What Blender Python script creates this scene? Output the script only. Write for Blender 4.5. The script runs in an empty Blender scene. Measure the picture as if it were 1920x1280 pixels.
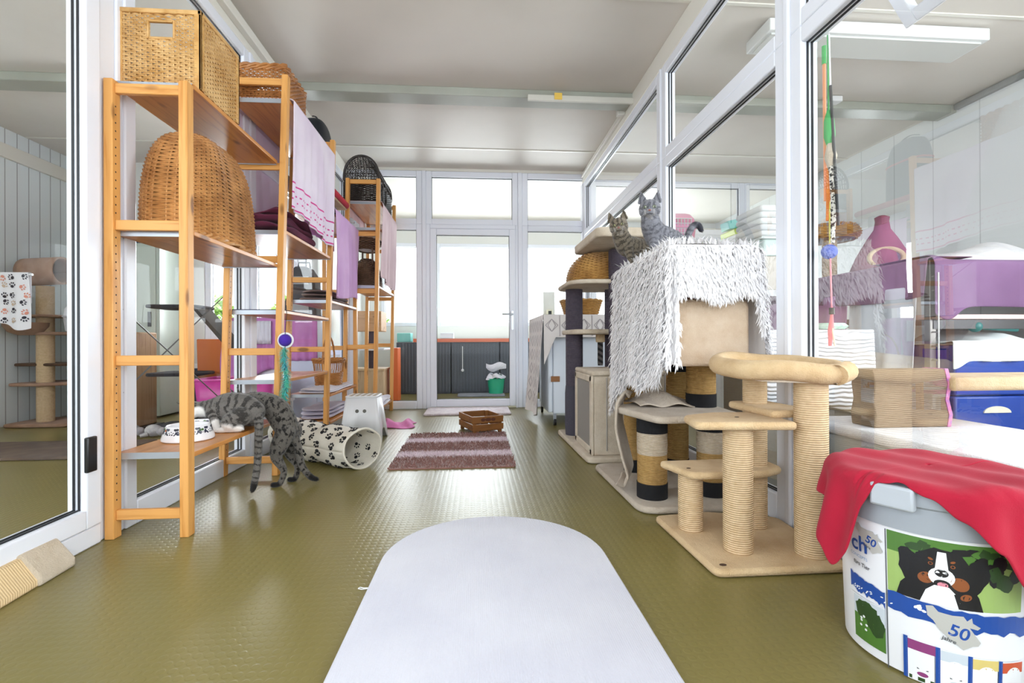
import bpy, math, random
from mathutils import Vector, Matrix, noise as mnoise
from math import sin, cos, pi, radians, sqrt
random.seed(7)
SC = bpy.context.scene
COL = SC.collection

# ------------------------------------------------------------------ camera
H = .76
ROLL, PITCH, YAW = -.0040, .001, .0762
cam_d = bpy.data.cameras.new('camera'); cam = bpy.data.objects.new('camera', cam_d); COL.objects.link(cam)
_F = Vector((sin(YAW)*cos(PITCH), cos(YAW)*cos(PITCH), sin(PITCH)))
_R = Vector((cos(YAW), -sin(YAW), 0)); _U = _R.cross(_F)
_R, _U = _R*cos(ROLL)+_U*sin(ROLL), _U*cos(ROLL)-_R*sin(ROLL)
m = Matrix.Identity(4)
for i in range(3):
    m[i][0] = _R[i]; m[i][1] = _U[i]; m[i][2] = -_F[i]
m[2][3] = H
cam.matrix_world = m
cam_d.sensor_width = 36; cam_d.lens = 907/1920*36; cam_d.clip_start = .02; cam_d.clip_end = 200
SC.camera = cam

# ------------------------------------------------------------------ view, world
SC.view_settings.view_transform = 'Standard'
SC.view_settings.look = 'None'
SC.view_settings.gamma = 1
SC.view_settings.use_curve_mapping = False
SC.view_settings.exposure = 1.22
W = bpy.data.worlds.new('sky'); SC.world = W; W.use_nodes = True
_bg = W.node_tree.nodes['Background']
_bg.inputs[0].default_value = (.86, .93, 1, 1); _bg.inputs[1].default_value = 2.0
SC.cycles.max_bounces = 14; SC.cycles.transparent_max_bounces = 24
SC.cycles.diffuse_bounces = 6; SC.cycles.sample_clamp_indirect = 6
SC.cycles.caustics_reflective = False; SC.cycles.caustics_refractive = False

def area_light(name, loc, rot, sx, sy, power, col=(.92, .96, 1)):
    l = bpy.data.lights.new(name, 'AREA'); l.shape = 'RECTANGLE'; l.size = sx; l.size_y = sy; l.energy = power; l.color = col
    o = bpy.data.objects.new(name, l); COL.objects.link(o); o.location = loc; o.rotation_euler = rot
    return o
# window daylight from left room, far room and unseen openings behind; side fills added
area_light('daylight_behind', (0, -2.3, 1.75), (radians(90), 0, 0), 7.5, 1.9, 25)
area_light('daylight_left_room', (-3.0, 6.9, 1.7), (radians(-90), 0, 0), 2.4, 1.6, 170)
area_light('fill_left_side', (-4.9, .2, 1.75), (0, radians(-90), 0), 1.7, 3.0, 15)  # added fill for left-facing sides of the right-hand things; no window known there
area_light('fill_right_side', (4.7, .3, 1.75), (0, radians(90), 0), 1.7, 3.0, 62)  # added fill from the right, brightens the left jamb and left wall
area_light('daylight_far_room', (1.0, 8.3, 1.7), (radians(-90), 0, 0), 5.6, 1.3, 85)

# ------------------------------------------------------------------ colour + material helpers
def lin(c):
    c = c/255.
    return c/12.92 if c <= .04045 else ((c+.055)/1.055)**2.4
def rgb(*c):
    if len(c) == 1:
        h = c[0].lstrip('#'); c = [int(h[i:i+2], 16) for i in (0, 2, 4)]
    return (lin(c[0]), lin(c[1]), lin(c[2]), 1)
class NT:
    def __init__(s, name):
        s.m = bpy.data.materials.new(name); s.m.use_nodes = True
        s.t = s.m.node_tree; s.b = s.t.nodes['Principled BSDF']; s.out = s.t.nodes['Material Output']
    def n(s, kind, ins=None, **kw):
        x = s.t.nodes.new('ShaderNode'+kind)
        for k, v in kw.items(): setattr(x, k, v)
        for k, v in (ins or {}).items(): s.put(x.inputs[k], v)
        return x
    def put(s, sock, v):
        if isinstance(v, bpy.types.NodeSocket): s.t.links.new(v, sock)
        elif isinstance(v, bpy.types.Node): s.t.links.new(v.outputs[0], sock)
        else: sock.default_value = v
    def math(s, op, a, b=0., c=None):
        x = s.t.nodes.new('ShaderNodeMath'); x.operation = op; s.put(x.inputs[0], a); s.put(x.inputs[1], b)
        if c is not None: s.put(x.inputs[2], c)
        return x.outputs[0]
    def mix(s, f, a, b):
        x = s.t.nodes.new('ShaderNodeMix'); x.data_type = 'RGBA'
        s.put(x.inputs[0], f); s.put(x.inputs[6], a); s.put(x.inputs[7], b); return x.outputs[2]
    def ramp(s, f, stops):
        x = s.t.nodes.new('ShaderNodeValToRGB'); e = x.color_ramp.elements
        while len(e) < len(stops): e.new(.5)
        for el, (p, c) in zip(e, stops):
            el.position = p; el.color = c if len(c) == 4 else (*c, 1)
        s.put(x.inputs[0], f); return x.outputs[0]
    def obj(s, scale=(1, 1, 1), rot=(0, 0, 0), out='Object'):
        tc = s.n('TexCoord'); mp = s.n('Mapping', {'Vector': tc.outputs[out], 'Scale': scale, 'Rotation': rot}); return mp.outputs[0]
    def noise(s, v, scale, detail=3, rough=.5, dist=0):
        return s.n('TexNoise', {'Vector': v, 'Scale': scale, 'Detail': detail, 'Roughness': rough, 'Distortion': dist}).outputs[0]
    def bump(s, h, strength=.5, dist=.002, chain=None):
        x = s.n('Bump', {'Height': h, 'Strength': strength, 'Distance': dist})
        if chain is not None: s.put(x.inputs['Normal'], chain)
        s.put(s.b.inputs['Normal'], x.outputs[0]); return x.outputs[0]
    def set(s, **kw):
        names = dict(col='Base Color', rough='Roughness', metal='Metallic', spec='Specular IOR Level', sheen='Sheen Weight', coat='Coat Weight', alpha='Alpha', trans='Transmission Weight', sss='Subsurface Weight')
        for k, v in kw.items(): s.put(s.b.inputs[names[k]], v)
        return s

def mat(name, col, rough=.6, col2=None, vs=6, vstr=(1, 1, 1), vlo=.35, vhi=.65, bump=0, bs=80, bd=.002, bstr=(1, 1, 1), metal=0, spec=.5, sheen=0, coat=0):
    n = NT(name); c1 = col if isinstance(col, tuple) else rgb(col)
    if col2 is not None:
        c2 = col2 if isinstance(col2, tuple) else rgb(col2)
        f = n.noise(n.obj(vstr), vs, 4)
        c = n.ramp(f, [(vlo, c1), (vhi, c2)])
        n.set(col=c)
    else: n.set(col=c1)
    n.set(rough=rough, metal=metal, spec=spec, sheen=sheen, coat=coat)
    if bump: n.bump(n.noise(n.obj(bstr), bs, 3), bump, bd)
    return n.m

# ------------------------------------------------------------------ mesh helpers
class MB:
    def __init__(s, o=(0, 0, 0)):
        s.v = []; s.f = []; s.mi = []; s.o = Vector(o); s.k = 0; s.uv = None
    def add(s, vs, fs):
        b = len(s.v); s.v += [Vector(p) for p in vs]
        for f in fs: s.f.append([b+i for i in f]); s.mi.append(s.k)
        return b
    def box(s, x0, x1, y0, y1, z0, z1):
        s.add([(x, y, z) for z in (z0, z1) for y in (y0, y1) for x in (x0, x1)],
              [(0, 2, 3, 1), (4, 5, 7, 6), (0, 1, 5, 4), (2, 6, 7, 3), (0, 4, 6, 2), (1, 3, 7, 5)]); return s
    def obox(s, c, size, M):
        h = Vector(size)/2; c = Vector(c)
        s.add([c+M @ Vector((x*h.x, y*h.y, z*h.z)) for z in (-1, 1) for y in (-1, 1) for x in (-1, 1)],
              [(0, 2, 3, 1), (4, 5, 7, 6), (0, 1, 5, 4), (2, 6, 7, 3), (0, 4, 6, 2), (1, 3, 7, 5)]); return s
    def tube(s, pts, r, n=8, cap=True, closed=False, flat=1.):
        pts = [Vector(p) for p in pts]; N = len(pts)
        R = r if isinstance(r, (list, tuple)) else [r]*N
        vs = []; up = None
        for i, p in enumerate(pts):
            if closed: d = pts[(i+1) % N]-pts[i-1]
            else: d = pts[min(i+1, N-1)]-pts[max(i-1, 0)]
            if d.length < 1e-9: d = Vector((0, 0, 1))
            d.normalize()
            if up is None:
                up = Vector((0, 0, 1)) if abs(d.z) < .9 else Vector((1, 0, 0))
            a = d.cross(up)
            if a.length < 1e-4: a = d.cross(Vector((1, .3, .2)))
            a.normalize(); b = a.cross(d); up = b
            for j in range(n):
                t = 2*pi*j/n; vs.append(p+(a*cos(t)+b*sin(t)*flat)*R[i])
        fs = []
        for i in range(N if closed else N-1):
            i2 = (i+1) % N
            for j in range(n):
                j2 = (j+1) % n; fs.append((i*n+j, i*n+j2, i2*n+j2, i2*n+j))
        if cap and not closed:
            fs.append(tuple(range(n-1, -1, -1))); fs.append(tuple((N-1)*n+j for j in range(n)))
        s.add(vs, fs); return s
    def lathe(s, prof, c=(0, 0, 0), n=24, sx=1, sy=1, close=False):
        c = Vector(c); vs = []; fs = []
        for r, z in prof:
            for j in range(n):
                t = 2*pi*j/n; vs.append(c+Vector((r*cos(t)*sx, r*sin(t)*sy, z)))
        for i in range(len(prof)-1):
            for j in range(n):
                j2 = (j+1) % n; fs.append((i*n+j, i*n+j2, (i+1)*n+j2, (i+1)*n+j))
        if close:
            fs.append(tuple(range(n-1, -1, -1))); fs.append(tuple((len(prof)-1)*n+j for j in range(n)))
        s.add(vs, fs); return s
    def cyl(s, p0, p1, r0, r1=None, n=20): return s.tube([p0, p1], [r0, r0 if r1 is None else r1], n)
    def grid(s, fn, nu, nv, wrap=False, uv=False):
        vs = []; 
        for i in range(nu+(0 if wrap else 1)):
            for j in range(nv+1): vs.append(fn(i/nu, j/nv))
        fs = []; w = nv+1; N = nu if wrap else nu+1
        for i in range(nu):
            i2 = (i+1) % N
            for j in range(nv): fs.append((i*w+j, i2*w+j, i2*w+j+1, i*w+j+1))
        s.add(vs, fs); return s
    def poly(s, pts): s.add(pts, [tuple(range(len(pts)))]); return s
    def prism(s, pts, d):
        n = len(pts); pts = [Vector(p) for p in pts]; d = Vector(d)
        s.add(pts+[p+d for p in pts], [tuple(range(n-1, -1, -1)), tuple(range(n, 2*n))]+[(i, (i+1) % n, n+(i+1) % n, n+i) for i in range(n)]); return s
    def sphere(s, c, r, n=12, sx=1, sy=1, sz=1):
        prof = [(max(sin(pi*i/n), 1e-4)*r, -cos(pi*i/n)*r*sz) for i in range(n+1)]
        return s.lathe(prof, c, n*2, sx, sy)
    def build(s, name, mt, parent=None, bev=0, smooth=40, sub=0, solid=0, kind=None, seg=2, off=0.):
        me = bpy.data.meshes.new(name)
        me.from_pydata([p-s.o for p in s.v], [], s.f); me.update()
        for x in (mt if isinstance(mt, (list, tuple)) else [mt]): me.materials.append(x)
        if any(s.mi): me.polygons.foreach_set('material_index', s.mi)
        if smooth:
            me.polygons.foreach_set('use_smooth', [True]*len(me.polygons)); me.set_sharp_from_angle(angle=radians(smooth))
        o = bpy.data.objects.new(name, me); COL.objects.link(o)
        if parent is not None: o.parent = parent
        elif s.o.length: o.location = s.o
        if solid:
            d = o.modifiers.new('solid', 'SOLIDIFY'); d.thickness = solid; d.offset = off
        if bev:
            d = o.modifiers.new('bevel', 'BEVEL'); d.width = bev; d.segments = seg; d.limit_method = 'ANGLE'; d.angle_limit = radians(50)
        if sub:
            d = o.modifiers.new('sub', 'SUBSURF'); d.levels = sub; d.render_levels = sub
        if kind: o['kind'] = kind
        return o
def tag(o, label, cat, group=None, kind=None):
    o['label'] = label; o['category'] = cat
    if group: o['group'] = group
    if kind: o['kind'] = kind
    return o
def thing(name, label, cat, loc=(0, 0, 0), group=None):
    o = bpy.data.objects.new(name, None); COL.objects.link(o); o.location = loc; o.empty_display_size = .05
    return tag(o, label, cat, group)
def copy_tree(o, parent=None):
    c = o.copy(); COL.objects.link(c)
    if parent is not None: c.parent = parent
    for ch in list(o.children): copy_tree(ch, c)
    return c
def nz(p, s=1., seed=0.): return mnoise.noise(Vector(p)*s+Vector((seed*7.3, seed*3.1, seed*1.7)))
def rrect(x0, x1, y0, y1, r, n=5):
    pts = []
    for cx, cy, a in ((x1-r, y1-r, 0), (x0+r, y1-r, 90), (x0+r, y0+r, 180), (x1-r, y0+r, 270)):
        for i in range(n+1):
            t = radians(a+90*i/n); pts.append((cx+r*cos(t), cy+r*sin(t)))
    return pts
# ================================================================== MATERIALS OF THE SETTING
def floor_material():
    n = NT('olive_studded_rubber')
    v = n.obj((1, 1, 1), (0, 0, 0))
    sep = n.n('SeparateXYZ', {'Vector': v})
    P = .0265
    def cell(off):
        x = n.math('SUBTRACT', n.math('FRACT', n.math('ADD', n.math('DIVIDE', sep.outputs[0], P), off)), .5)
        y = n.math('SUBTRACT', n.math('FRACT', n.math('ADD', n.math('DIVIDE', sep.outputs[1], P*1.0), off)), .5)
        return n.math('SQRT', n.math('ADD', n.math('MULTIPLY', x, x), n.math('MULTIPLY', y, y)))
    d = cell(0.)
    mr = n.n('MapRange', {'Value': d, 'From Min': .30, 'From Max': .44, 'To Min': 1., 'To Max': 0.}); mr.interpolation_type = 'SMOOTHSTEP'
    big = n.noise(v, 1.3, 4); fine = n.noise(v, 26, 3)
    c = n.ramp(big, [(.3, rgb(121, 112, 64)), (.7, rgb(131, 121, 71))])
    c = n.mix(n.math('MULTIPLY', fine, .15), c, rgb(114, 98, 60))
    n.set(col=c, rough=.30, spec=.5)
    n.bump(mr.outputs[0], .34, .001)
    return n.m
M_floor = floor_material()
def board_mat(name, col, pitch, axis, groove=.5):
    n = NT(name); sep = n.n('SeparateXYZ', {'Vector': n.obj()})
    x = n.math('FRACT', n.math('DIVIDE', sep.outputs[axis], pitch))
    g = n.math('LESS_THAN', x, .012/pitch*.8)
    n.set(col=n.mix(n.math('MULTIPLY', g, groove), col, rgb(120, 122, 124)), rough=.45)
    n.bump(g, .6, -.004); return n.m
M_boards_left = board_mat('white_tongue_boards', rgb(226, 232, 234), .12, 1, .7)
M_panels_right = board_mat('white_wall_panels', rgb(216, 219, 220), .40, 1, .35)
M_ceiling = mat('white_ceiling_panels', '#dcd6cf', .5, col2='#d3cdc5', vs=1.2, spec=.3)
M_beam = mat('grey_beam_paint', '#a9aca2', .3, col2='#9a9b90', vs=2)
M_pvc = mat('white_window_plastic', '#e8ebf4', .28)
M_gasket = mat('black_rubber_gasket', '#15171d', .5)
M_header = mat('cream_header_paint', '#e2dfd6', .4)
M_plaster = mat('pale_plaster', '#dfdfdb', .8)
def glass_mat(name, refl=1.0, tint=(1, 1, 1, 1)):
    n = NT(name); t = n.t
    tr = n.n('BsdfTransparent', {'Color': tint}); gl = n.n('BsdfGlossy', {'Color': (1, 1, 1, 1), 'Roughness': 0.0})
    fr = n.n('Fresnel', {'IOR': 1.45}); mx = n.n('MixShader')
    n.put(mx.inputs[0], n.math('MULTIPLY', fr.outputs[0], refl)); n.put(mx.inputs[1], tr.outputs[0]); n.put(mx.inputs[2], gl.outputs[0])
    n.put(n.out.inputs[0], mx.outputs[0]); return n.m
M_glass = glass_mat('window_glass', .24, (.97, .985, .98, 1))
M_handle = mat('brushed_steel', '#b9bcc0', .3, metal=1)

# ================================================================== ROOM SHELL
XL, XR, YF, ZC = -1.46, 1.30, 5.62, 2.75
YB = -1.7
def S(name, mb, m, **k):
    o = mb.build(name, m, None, **k); o['kind'] = 'structure'; return o
S('floor', MB().box(-4.5, 4.3, YB-.2, 8.2, -.1, 0), M_floor, smooth=0)
cb = MB().box(-4.5, 4.3, YB-.2, 8.2, ZC, ZC+.12)
S('ceiling', cb, M_ceiling, smooth=0)
mb = MB()
for y in (-.2, 1.27, 2.74, 5.0):                               # seams between ceiling panels
    mb.box(-4.3, 4.07, y-.012, y+.012, ZC-.006, ZC)
S('trim_1', mb, M_header)
S('beam', MB().box(-4.3, 4.07, 3.79, 3.96, 2.685, ZC), M_beam, bev=.006)
S('beam', MB().box(.42, 1.28, 3.765, 3.788, 2.655, 2.70), mat('pale_beam_cover', '#cfcdc4', .35), bev=.003)
# outer walls of the side rooms
mb = MB().box(-4.45, -4.32, 1.9, 8.0, 0, ZC); mb.box(-4.45, -4.32, YB, -1.4, 0, ZC); mb.box(-4.45, -4.32, -1.4, 1.9, 0, .8); mb.box(-4.45, -4.32, -1.4, 1.9, 2.6, ZC)  # gap between sill and header is an unseen opening added for the left fill
S('wall_left', mb, M_boards_left, smooth=0)
S('trim_2', MB().box(-4.32, -4.29, 1.9, 5.6, 2.47, 2.60), M_header, bev=.004)
mb = MB().box(4.07, 4.2, 1.9, 8.0, 0, ZC); mb.box(4.07, 4.2, YB, -1.4, 0, ZC); mb.box(4.07, 4.2, -1.4, 1.9, 0, .8); mb.box(4.07, 4.2, -1.4, 1.9, 2.6, ZC)  # same unseen opening, added to let the right fill lamp in
S('wall_right', mb, M_panels_right, smooth=0)
S('trim_3', MB().box(4.03, 4.07, 1.0, 3.78, 2.70, 2.745), mat('dark_cable_duct', '#6b6f70', .5), bev=.004)
mb = MB()
for x0, x1 in ((-4.45, -3.6), (-1.66, -1.3), (1.1, 1.5), (3.9, 4.2)): mb.box(x0, x1, YB-.15, YB, 0, ZC)
mb.box(-4.45, 4.2, YB-.15, YB, 0, .45); mb.box(-4.45, 4.2, YB-.15, YB, 2.6, ZC)
S('wall_back', mb, M_plaster, smooth=0)

WN = [0]
def frame_ring(mb, ax, pos, a0, a1, z0, z1, fw, dep, bot=None):
    bot = fw if bot is None else bot
    h = dep/2
    def bx(p0, p1, q0, q1):
        if ax == 'x': mb.box(pos-h, pos+h, p0, p1, q0, q1)
        else: mb.box(p0, p1, pos-h, pos+h, q0, q1)
    bx(a0, a0+fw, z0, z1); bx(a1-fw, a1, z0, z1); bx(a0+fw, a1-fw, z0, z0+bot); bx(a0+fw, a1-fw, z1-fw, z1)
def window(ax, pos, a0, a1, z0, z1, fw=.065, dep=.07, bot=None, door=False):
    WN[0] += 1
    bot = fw if bot is None else bot
    mb = MB(); frame_ring(mb, ax, pos, a0, a1, z0, z1, fw, dep, bot)
    o = S(('door_%d' if door else 'window_%d') % WN[0], mb, M_pvc, bev=.006)
    g = MB(); gw = .006
    for sgn in (-1, 1):
        frame_ring(g, ax, pos+sgn*.009, a0+fw-.002, a1-fw+.002, z0+bot-.002, z1-fw+.002, gw, .007)
    g.build('gasket', M_gasket, o, smooth=0)
    e = .004
    p = MB()
    if ax == 'x': p.add([(pos, a0+fw-e, z0+bot-e), (pos, a1-fw+e, z0+bot-e), (pos, a1-fw+e, z1-fw+e), (pos, a0+fw-e, z1-fw+e)], [(0, 1, 2, 3)])
    else: p.add([(a0+fw-e, pos, z0+bot-e), (a1-fw+e, pos, z0+bot-e), (a1-fw+e, pos, z1-fw+e), (a0+fw-e, pos, z1-fw+e)], [(0, 1, 2, 3)])
    p.build('pane', M_glass, o, smooth=0)
    return o
ZT = 2.61
def posts(ax, pos, lst, z1=ZT, dep=.09):
    mb = MB()
    for a0, a1 in lst:
        if ax == 'x': mb.box(pos-dep/2, pos+dep/2, a0, a1, 0, z1)
        else: mb.box(a0, a1, pos-dep/2, pos+dep/2, 0, z1)
    return mb
# right glazed partition
for a0, a1 in ((YB, -.02), (.02, 1.85), (1.885, 3.19), (3.215, 5.56)):
    window('x', XR, a0, a1, .0, 1.985, bot=.115); window('x', XR, a0, a1, 1.985, ZT)
S('trim_4', posts('x', XR, [(-.02, .02), (1.85, 1.885), (3.19, 3.215), (5.56, 5.66)]), M_pvc, bev=.008)
S('trim_5', MB().box(XR-.035, XR+.035, YB, YF, ZT, ZC), M_header, bev=.004)
# the upper sash beside the first right post hangs open into the right room
WN[0] += 1
a_ = radians(34); M_ = Matrix(((cos(a_), 0, -sin(a_)), (0, 1, 0), (sin(a_), 0, cos(a_)))).transposed()
mb = MB(); Lh = .67; P0 = Vector((XR+.05, 0, 2.56)); D_ = Vector((sin(a_), 0, -cos(a_))); N_ = Vector((cos(a_), 0, sin(a_)))
def sash_bar(y0, y1, u0, u1):
    pts = [P0+D_*u+N_*k+Vector((0, y0, 0)) for u, k in ((u0, 0), (u1, 0), (u1, .04), (u0, .04))]; mb.prism(pts, (0, y1-y0, 0))
for yy in ((.95, 1.0), (1.76, 1.81)): sash_bar(*yy, 0, Lh)
sash_bar(1.0, 1.76, 0, .05); sash_bar(1.0, 1.76, Lh-.05, Lh)
sw = S('window_%d' % WN[0], mb, M_pvc, bev=.004)
pn = MB(); pn.add([P0+D_*u+N_*.02+Vector((0, y, 0)) for u, y in ((.045, .995), (Lh-.045, .995), (Lh-.045, 1.765), (.045, 1.765))], [(0, 1, 2, 3)]); pn.build('pane', M_glass, sw, smooth=0)
# left glazed partition: a glazed door beside the first post
window('x', XL, YB, -.02, 0, ZT, bot=.1)
window('x', XL, 2.095, 3.19, 0, 1.985, bot=.1); window('x', XL, 2.095, 3.19, 1.985, ZT)
window('x', XL, 3.225, 5.56, 0, 1.985, bot=.1); window('x', XL, 3.225, 5.56, 1.985, ZT)
o = window('x', XL, .02, 1.965, .075, ZT, fw=.072, door=True)
M_black = mat('black_plastic', '#101114', .35)
for z in (.35, 2.20):
    hg = MB().box(XL+.03, XL+.046, 1.885, 1.93, z-.065, z+.065); hg.build('hinge', M_black, o, bev=.004)
S('trim_6', MB().box(XL-.04, XL+.03, 0, 1.97, 0, .073), M_pvc, bev=.006)
mb = posts('x', XL, [(-.02, .02), (3.19, 3.225), (5.56, 5.66)]); mb.box(XL-.045, XL+.020, 1.967, 2.06, 0, ZC); mb.box(XL-.045, XL+.027, 2.06, 2.095, 0, ZC)
S('trim_7', mb, M_pvc, bev=.006)
mb = MB().box(XL-.035, XL+.035, YB, YF, ZT, ZC); mb.box(XL+.035, XL+.075, 2.05, 3.76, 2.66, 2.72)
S('trim_8', mb, M_header, bev=.004)
S('trim_9', MB().box(XR-.06, XR-.035, 3.97, 5.55, 2.665, 2.69).box(XR-.10, XR-.05, 3.97, 4.02, 2.66, 2.72), mat('cable_conduit', '#d9d6cf', .4), bev=.004)
# far glazed wall of the corridor, with the door in the middle
ZF = 2.72
window('y', YF, -1.42, -.60, 0, 2.11, bot=.09); window('y', YF, -1.42, -.60, 2.11, ZF)
window('y', YF, -.555, .50, 2.11, ZF)
window('y', YF, .55, 1.36, 0, 2.11, bot=.09); window('y', YF, .55, 1.36, 2.11, ZF)
d = window('y', YF-.012, -.51, .47, .02, 2.06, fw=.072, bot=.085, door=True)
hm = MB().tube([(.432, YF-.05, 1.08), (.432, YF-.085, 1.08), (.42, YF-.095, 1.08), (.31, YF-.095, 1.08)], .009, 8)
hm.box(.418, .446, YF-.056, YF-.048, .90, 1.12); hm.build('handle', M_handle, d)
lk = MB().cyl((.432, YF-.062, .965), (.432, YF-.05, .965), .011, n=12); lk.cyl((.432, YF-.062, .93), (.432, YF-.05, .93), .008, n=12); lk.build('lock', M_handle, d)
mb = posts('y', YF, [(-.60, -.555), (.50, .55)], ZF); mb.box(-.555, -.51, YF-.04, YF+.04, 0, 2.11); mb.box(.47, .50, YF-.04, YF+.04, 0, 2.11); mb.box(-.51, .47, YF-.04, YF+.04, 2.062, 2.11)
S('trim_10', mb, M_pvc, bev=.006)
S('trim_11', MB().box(-1.46, 1.40, YF-.04, YF+.04, ZF, ZC), M_header, smooth=0)
# far glazed wall of the right room
window('y', YF, 1.36, 3.24, 0, 2.03, bot=.09); window('y', YF, 1.36, 3.24, 2.03, 2.66)
window('y', YF, 3.24, 4.07, 0, 2.03, bot=.09); window('y', YF, 3.24, 4.07, 2.03, 2.66)
S('trim_12', MB().box(1.36, 4.07, YF-.05, YF+.05, 2.66, ZC), M_header, bev=.004)
# far wall of the left room: white panels, a door, windows to the garden
mb = MB()
for x0, x1 in ((-4.32, -3.0), (-2.62, -2.5)): mb.box(x0, x1, YF, YF+.1, 0, ZC)
mb.box(-3.0, -1.46, YF, YF+.1, 2.25, ZC); mb.box(-2.5, -1.46, YF, YF+.1, 0, .62)
S('wall_far', mb, M_plaster, smooth=0)
window('y', YF+.05, -3.0, -2.62, .0, 2.25, bot=.9, door=True)
window('y', YF+.05, -2.5, -1.98, .62, 2.25); window('y', YF+.05, -1.98, -1.46, .62, 2.25)
# far room beyond the glazed door
mb = MB()
mb.box(-1.9, 4.07, 7.9, 8.0, 0, 1.02); mb.box(-1.9, 4.07, 7.9, 8.0, 2.36, ZC); mb.box(-1.9, -1.5, 7.9, 8, 1.02, 2.36); mb.box(3.6, 4.07, 7.9, 8, 1.02, 2.36)
mb.box(-1.9, -1.8, 5.72, 8.0, 0, ZC)
S('wall_front', mb, M_plaster, smooth=0)
for x0, x1 in ((-1.5, -.62), (-.62, .62), (.62, 1.9), (1.9, 3.6)): window('y', 7.93, x0, x1, 1.02, 2.36, fw=.06)
# outdoors
S('ground', MB().box(-30, 30, 8.2, 40, -.25, -.2), mat('pale_paving', '#d8d8d4', .9), smooth=0)

tag(MB((.66, 3.762, 2.69)).box(.63, .69, 3.758, 3.765, 2.665, 2.715).build('sticker', mat('yellow_paper', '#e8c25a', .7), None), 'small yellow paper sticker on the ceiling beam above the corridor', 'sticker')
# ================================================================== MATERIALS OF THE THINGS
def wood_mat(name, col, col2, axis, knots=True, rough=.42, gs=1.):
    n = NT(name); st = [26*gs, 26*gs, 26*gs]; st[axis] = 1.6*gs
    oi = n.n('ObjectInfo'); off = n.n('VectorMath', {0: n.n('TexCoord').outputs['Object'], 1: oi.outputs['Random']}, operation='ADD')
    mp = n.n('Mapping', {'Vector': off, 'Scale': tuple(st)})
    f = n.noise(mp, 1.0, 4, .6, 1.2)
    c = n.ramp(f, [(.32, rgb(col)), (.5, rgb(col)), (.72, rgb(col2))])
    if knots:
        s2 = [9., 9., 9.]; s2[axis] = 3.4
        mp2 = n.n('Mapping', {'Vector': off, 'Scale': tuple(s2)})
        v = n.n('TexVoronoi', {'Vector': mp2, 'Scale': 1.0, 'Randomness': 1.0})
        k = n.n('MapRange', {'Value': v.outputs['Distance'], 'From Min': .10, 'From Max': .17, 'To Min': 1., 'To Max': 0.})
        c = n.mix(n.math('MULTIPLY', k, .75), c, rgb(96, 52, 26))
    n.set(col=c, rough=rough, spec=.4); n.bump(f, .15, .001); return n.m
PINE = ('#dba05a', '#c07f38')
M_pine = [wood_mat('orange_pine_%s' % 'xyz'[i], *PINE, i) for i in range(3)]
M_shelfwood = wood_mat('orange_pine_shelf', '#cc8a46', '#ad6c2e', 1, True, .3)
M_galv = mat('galvanised_shelf_edge', '#aeb4bd', .35, metal=.6)
M_wire = mat('steel_brace_wire', '#77797a', .4, metal=.8)
def wicker_mat(name, c1, c2, rough=.5):
    n = NT(name); v = n.obj()
    a = n.noise(v, 9, 4); b = n.noise(n.obj((1, 1, 6)), 40, 2)
    c = n.ramp(n.math('ADD', n.math('MULTIPLY', a, .6), n.math('MULTIPLY', b, .4)), [(.36, rgb(c2)), (.62, rgb(c1))])
    n.set(col=c, rough=rough); n.bump(n.noise(v, 300, 2), .3, .0008); return n.m
M_wick_light = wicker_mat('honey_wicker', '#e3bf87', '#b98948')
M_wick_mid = wicker_mat('brown_wicker', '#d19a5e', '#9a6636')
M_wick_warm = wicker_mat('russet_wicker', '#bd8247', '#8c5628')
M_wick_black = wicker_mat('black_wicker', '#3a322f', '#1c1716')
M_wick_dark = wicker_mat('dark_brown_wicker', '#6a5342', '#3f2f26')
M_seagrass = wicker_mat('seagrass_weave', '#c99c5a', '#8e6230')
def fabric(name, c1, c2=None, rough=.9, vs=5, bs=350, bump=.35, bd=.0015, sheen=.08):
    return mat(name, c1, rough, col2=c2, vs=vs, bump=bump, bs=bs, bd=bd, sheen=sheen, spec=.2)
def plush(name, c1, c2, vs=7, bd=.006):
    n = NT(name); v = n.obj()
    c = n.ramp(n.noise(v, vs, 5, .65), [(.35, rgb(c1)), (.68, rgb(c2))])
    f = n.noise(v, 220, 2, .7)
    n.set(col=n.mix(n.math('MULTIPLY', f, .25), c, rgb(c2)), rough=.95, spec=.1, sheen=.12)
    n.bump(n.math('ADD', f, n.math('MULTIPLY', n.noise(v, 45, 3), .7)), .7, bd); return n.m
M_plush_beige = plush('beige_plush', '#d9c3a2', '#bda27c')
M_plush_tan = plush('tan_plush', '#dcc29a', '#c6a67c')
M_plush_cream = plush('cream_plush', '#dcd0bf', '#c3b39d')
M_plush_greige = plush('greige_plush', '#cfc4b6', '#b7a896')
M_plush_pinkbeige = plush('pinkish_beige_plush', '#e3d0ba', '#cfb497')
M_plush_white = plush('white_fleece', '#f0eff0', '#dedde2', vs=12)
def sisal_mat(name, c1, c2, pitch=.0075):
    n = NT(name); v = n.obj(); sep = n.n('SeparateXYZ', {'Vector': v})
    nzv = n.noise(v, 30, 3)
    z = n.math('MULTIPLY', n.math('DIVIDE', sep.outputs[2], pitch), 2*pi)
    w = n.math('ADD', n.math('MULTIPLY', n.math('SINE', z), .5), .5)
    c = n.mix(n.noise(v, 60, 3), rgb(c1), rgb(c2))
    c = n.mix(n.math('MULTIPLY', n.math('SUBTRACT', 1., w), .55), c, rgb(c2))
    n.set(col=c, rough=.85, spec=.15); n.bump(n.math('ADD', w, n.math('MULTIPLY', nzv, .5)), .9, .003); return n.m
M_sisal = sisal_mat('beige_sisal_rope', '#f0d8b6', '#c8a87e')
M_sisal_grey = sisal_mat('grey_sisal_rope', '#6e6672', '#4a434e')
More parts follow.
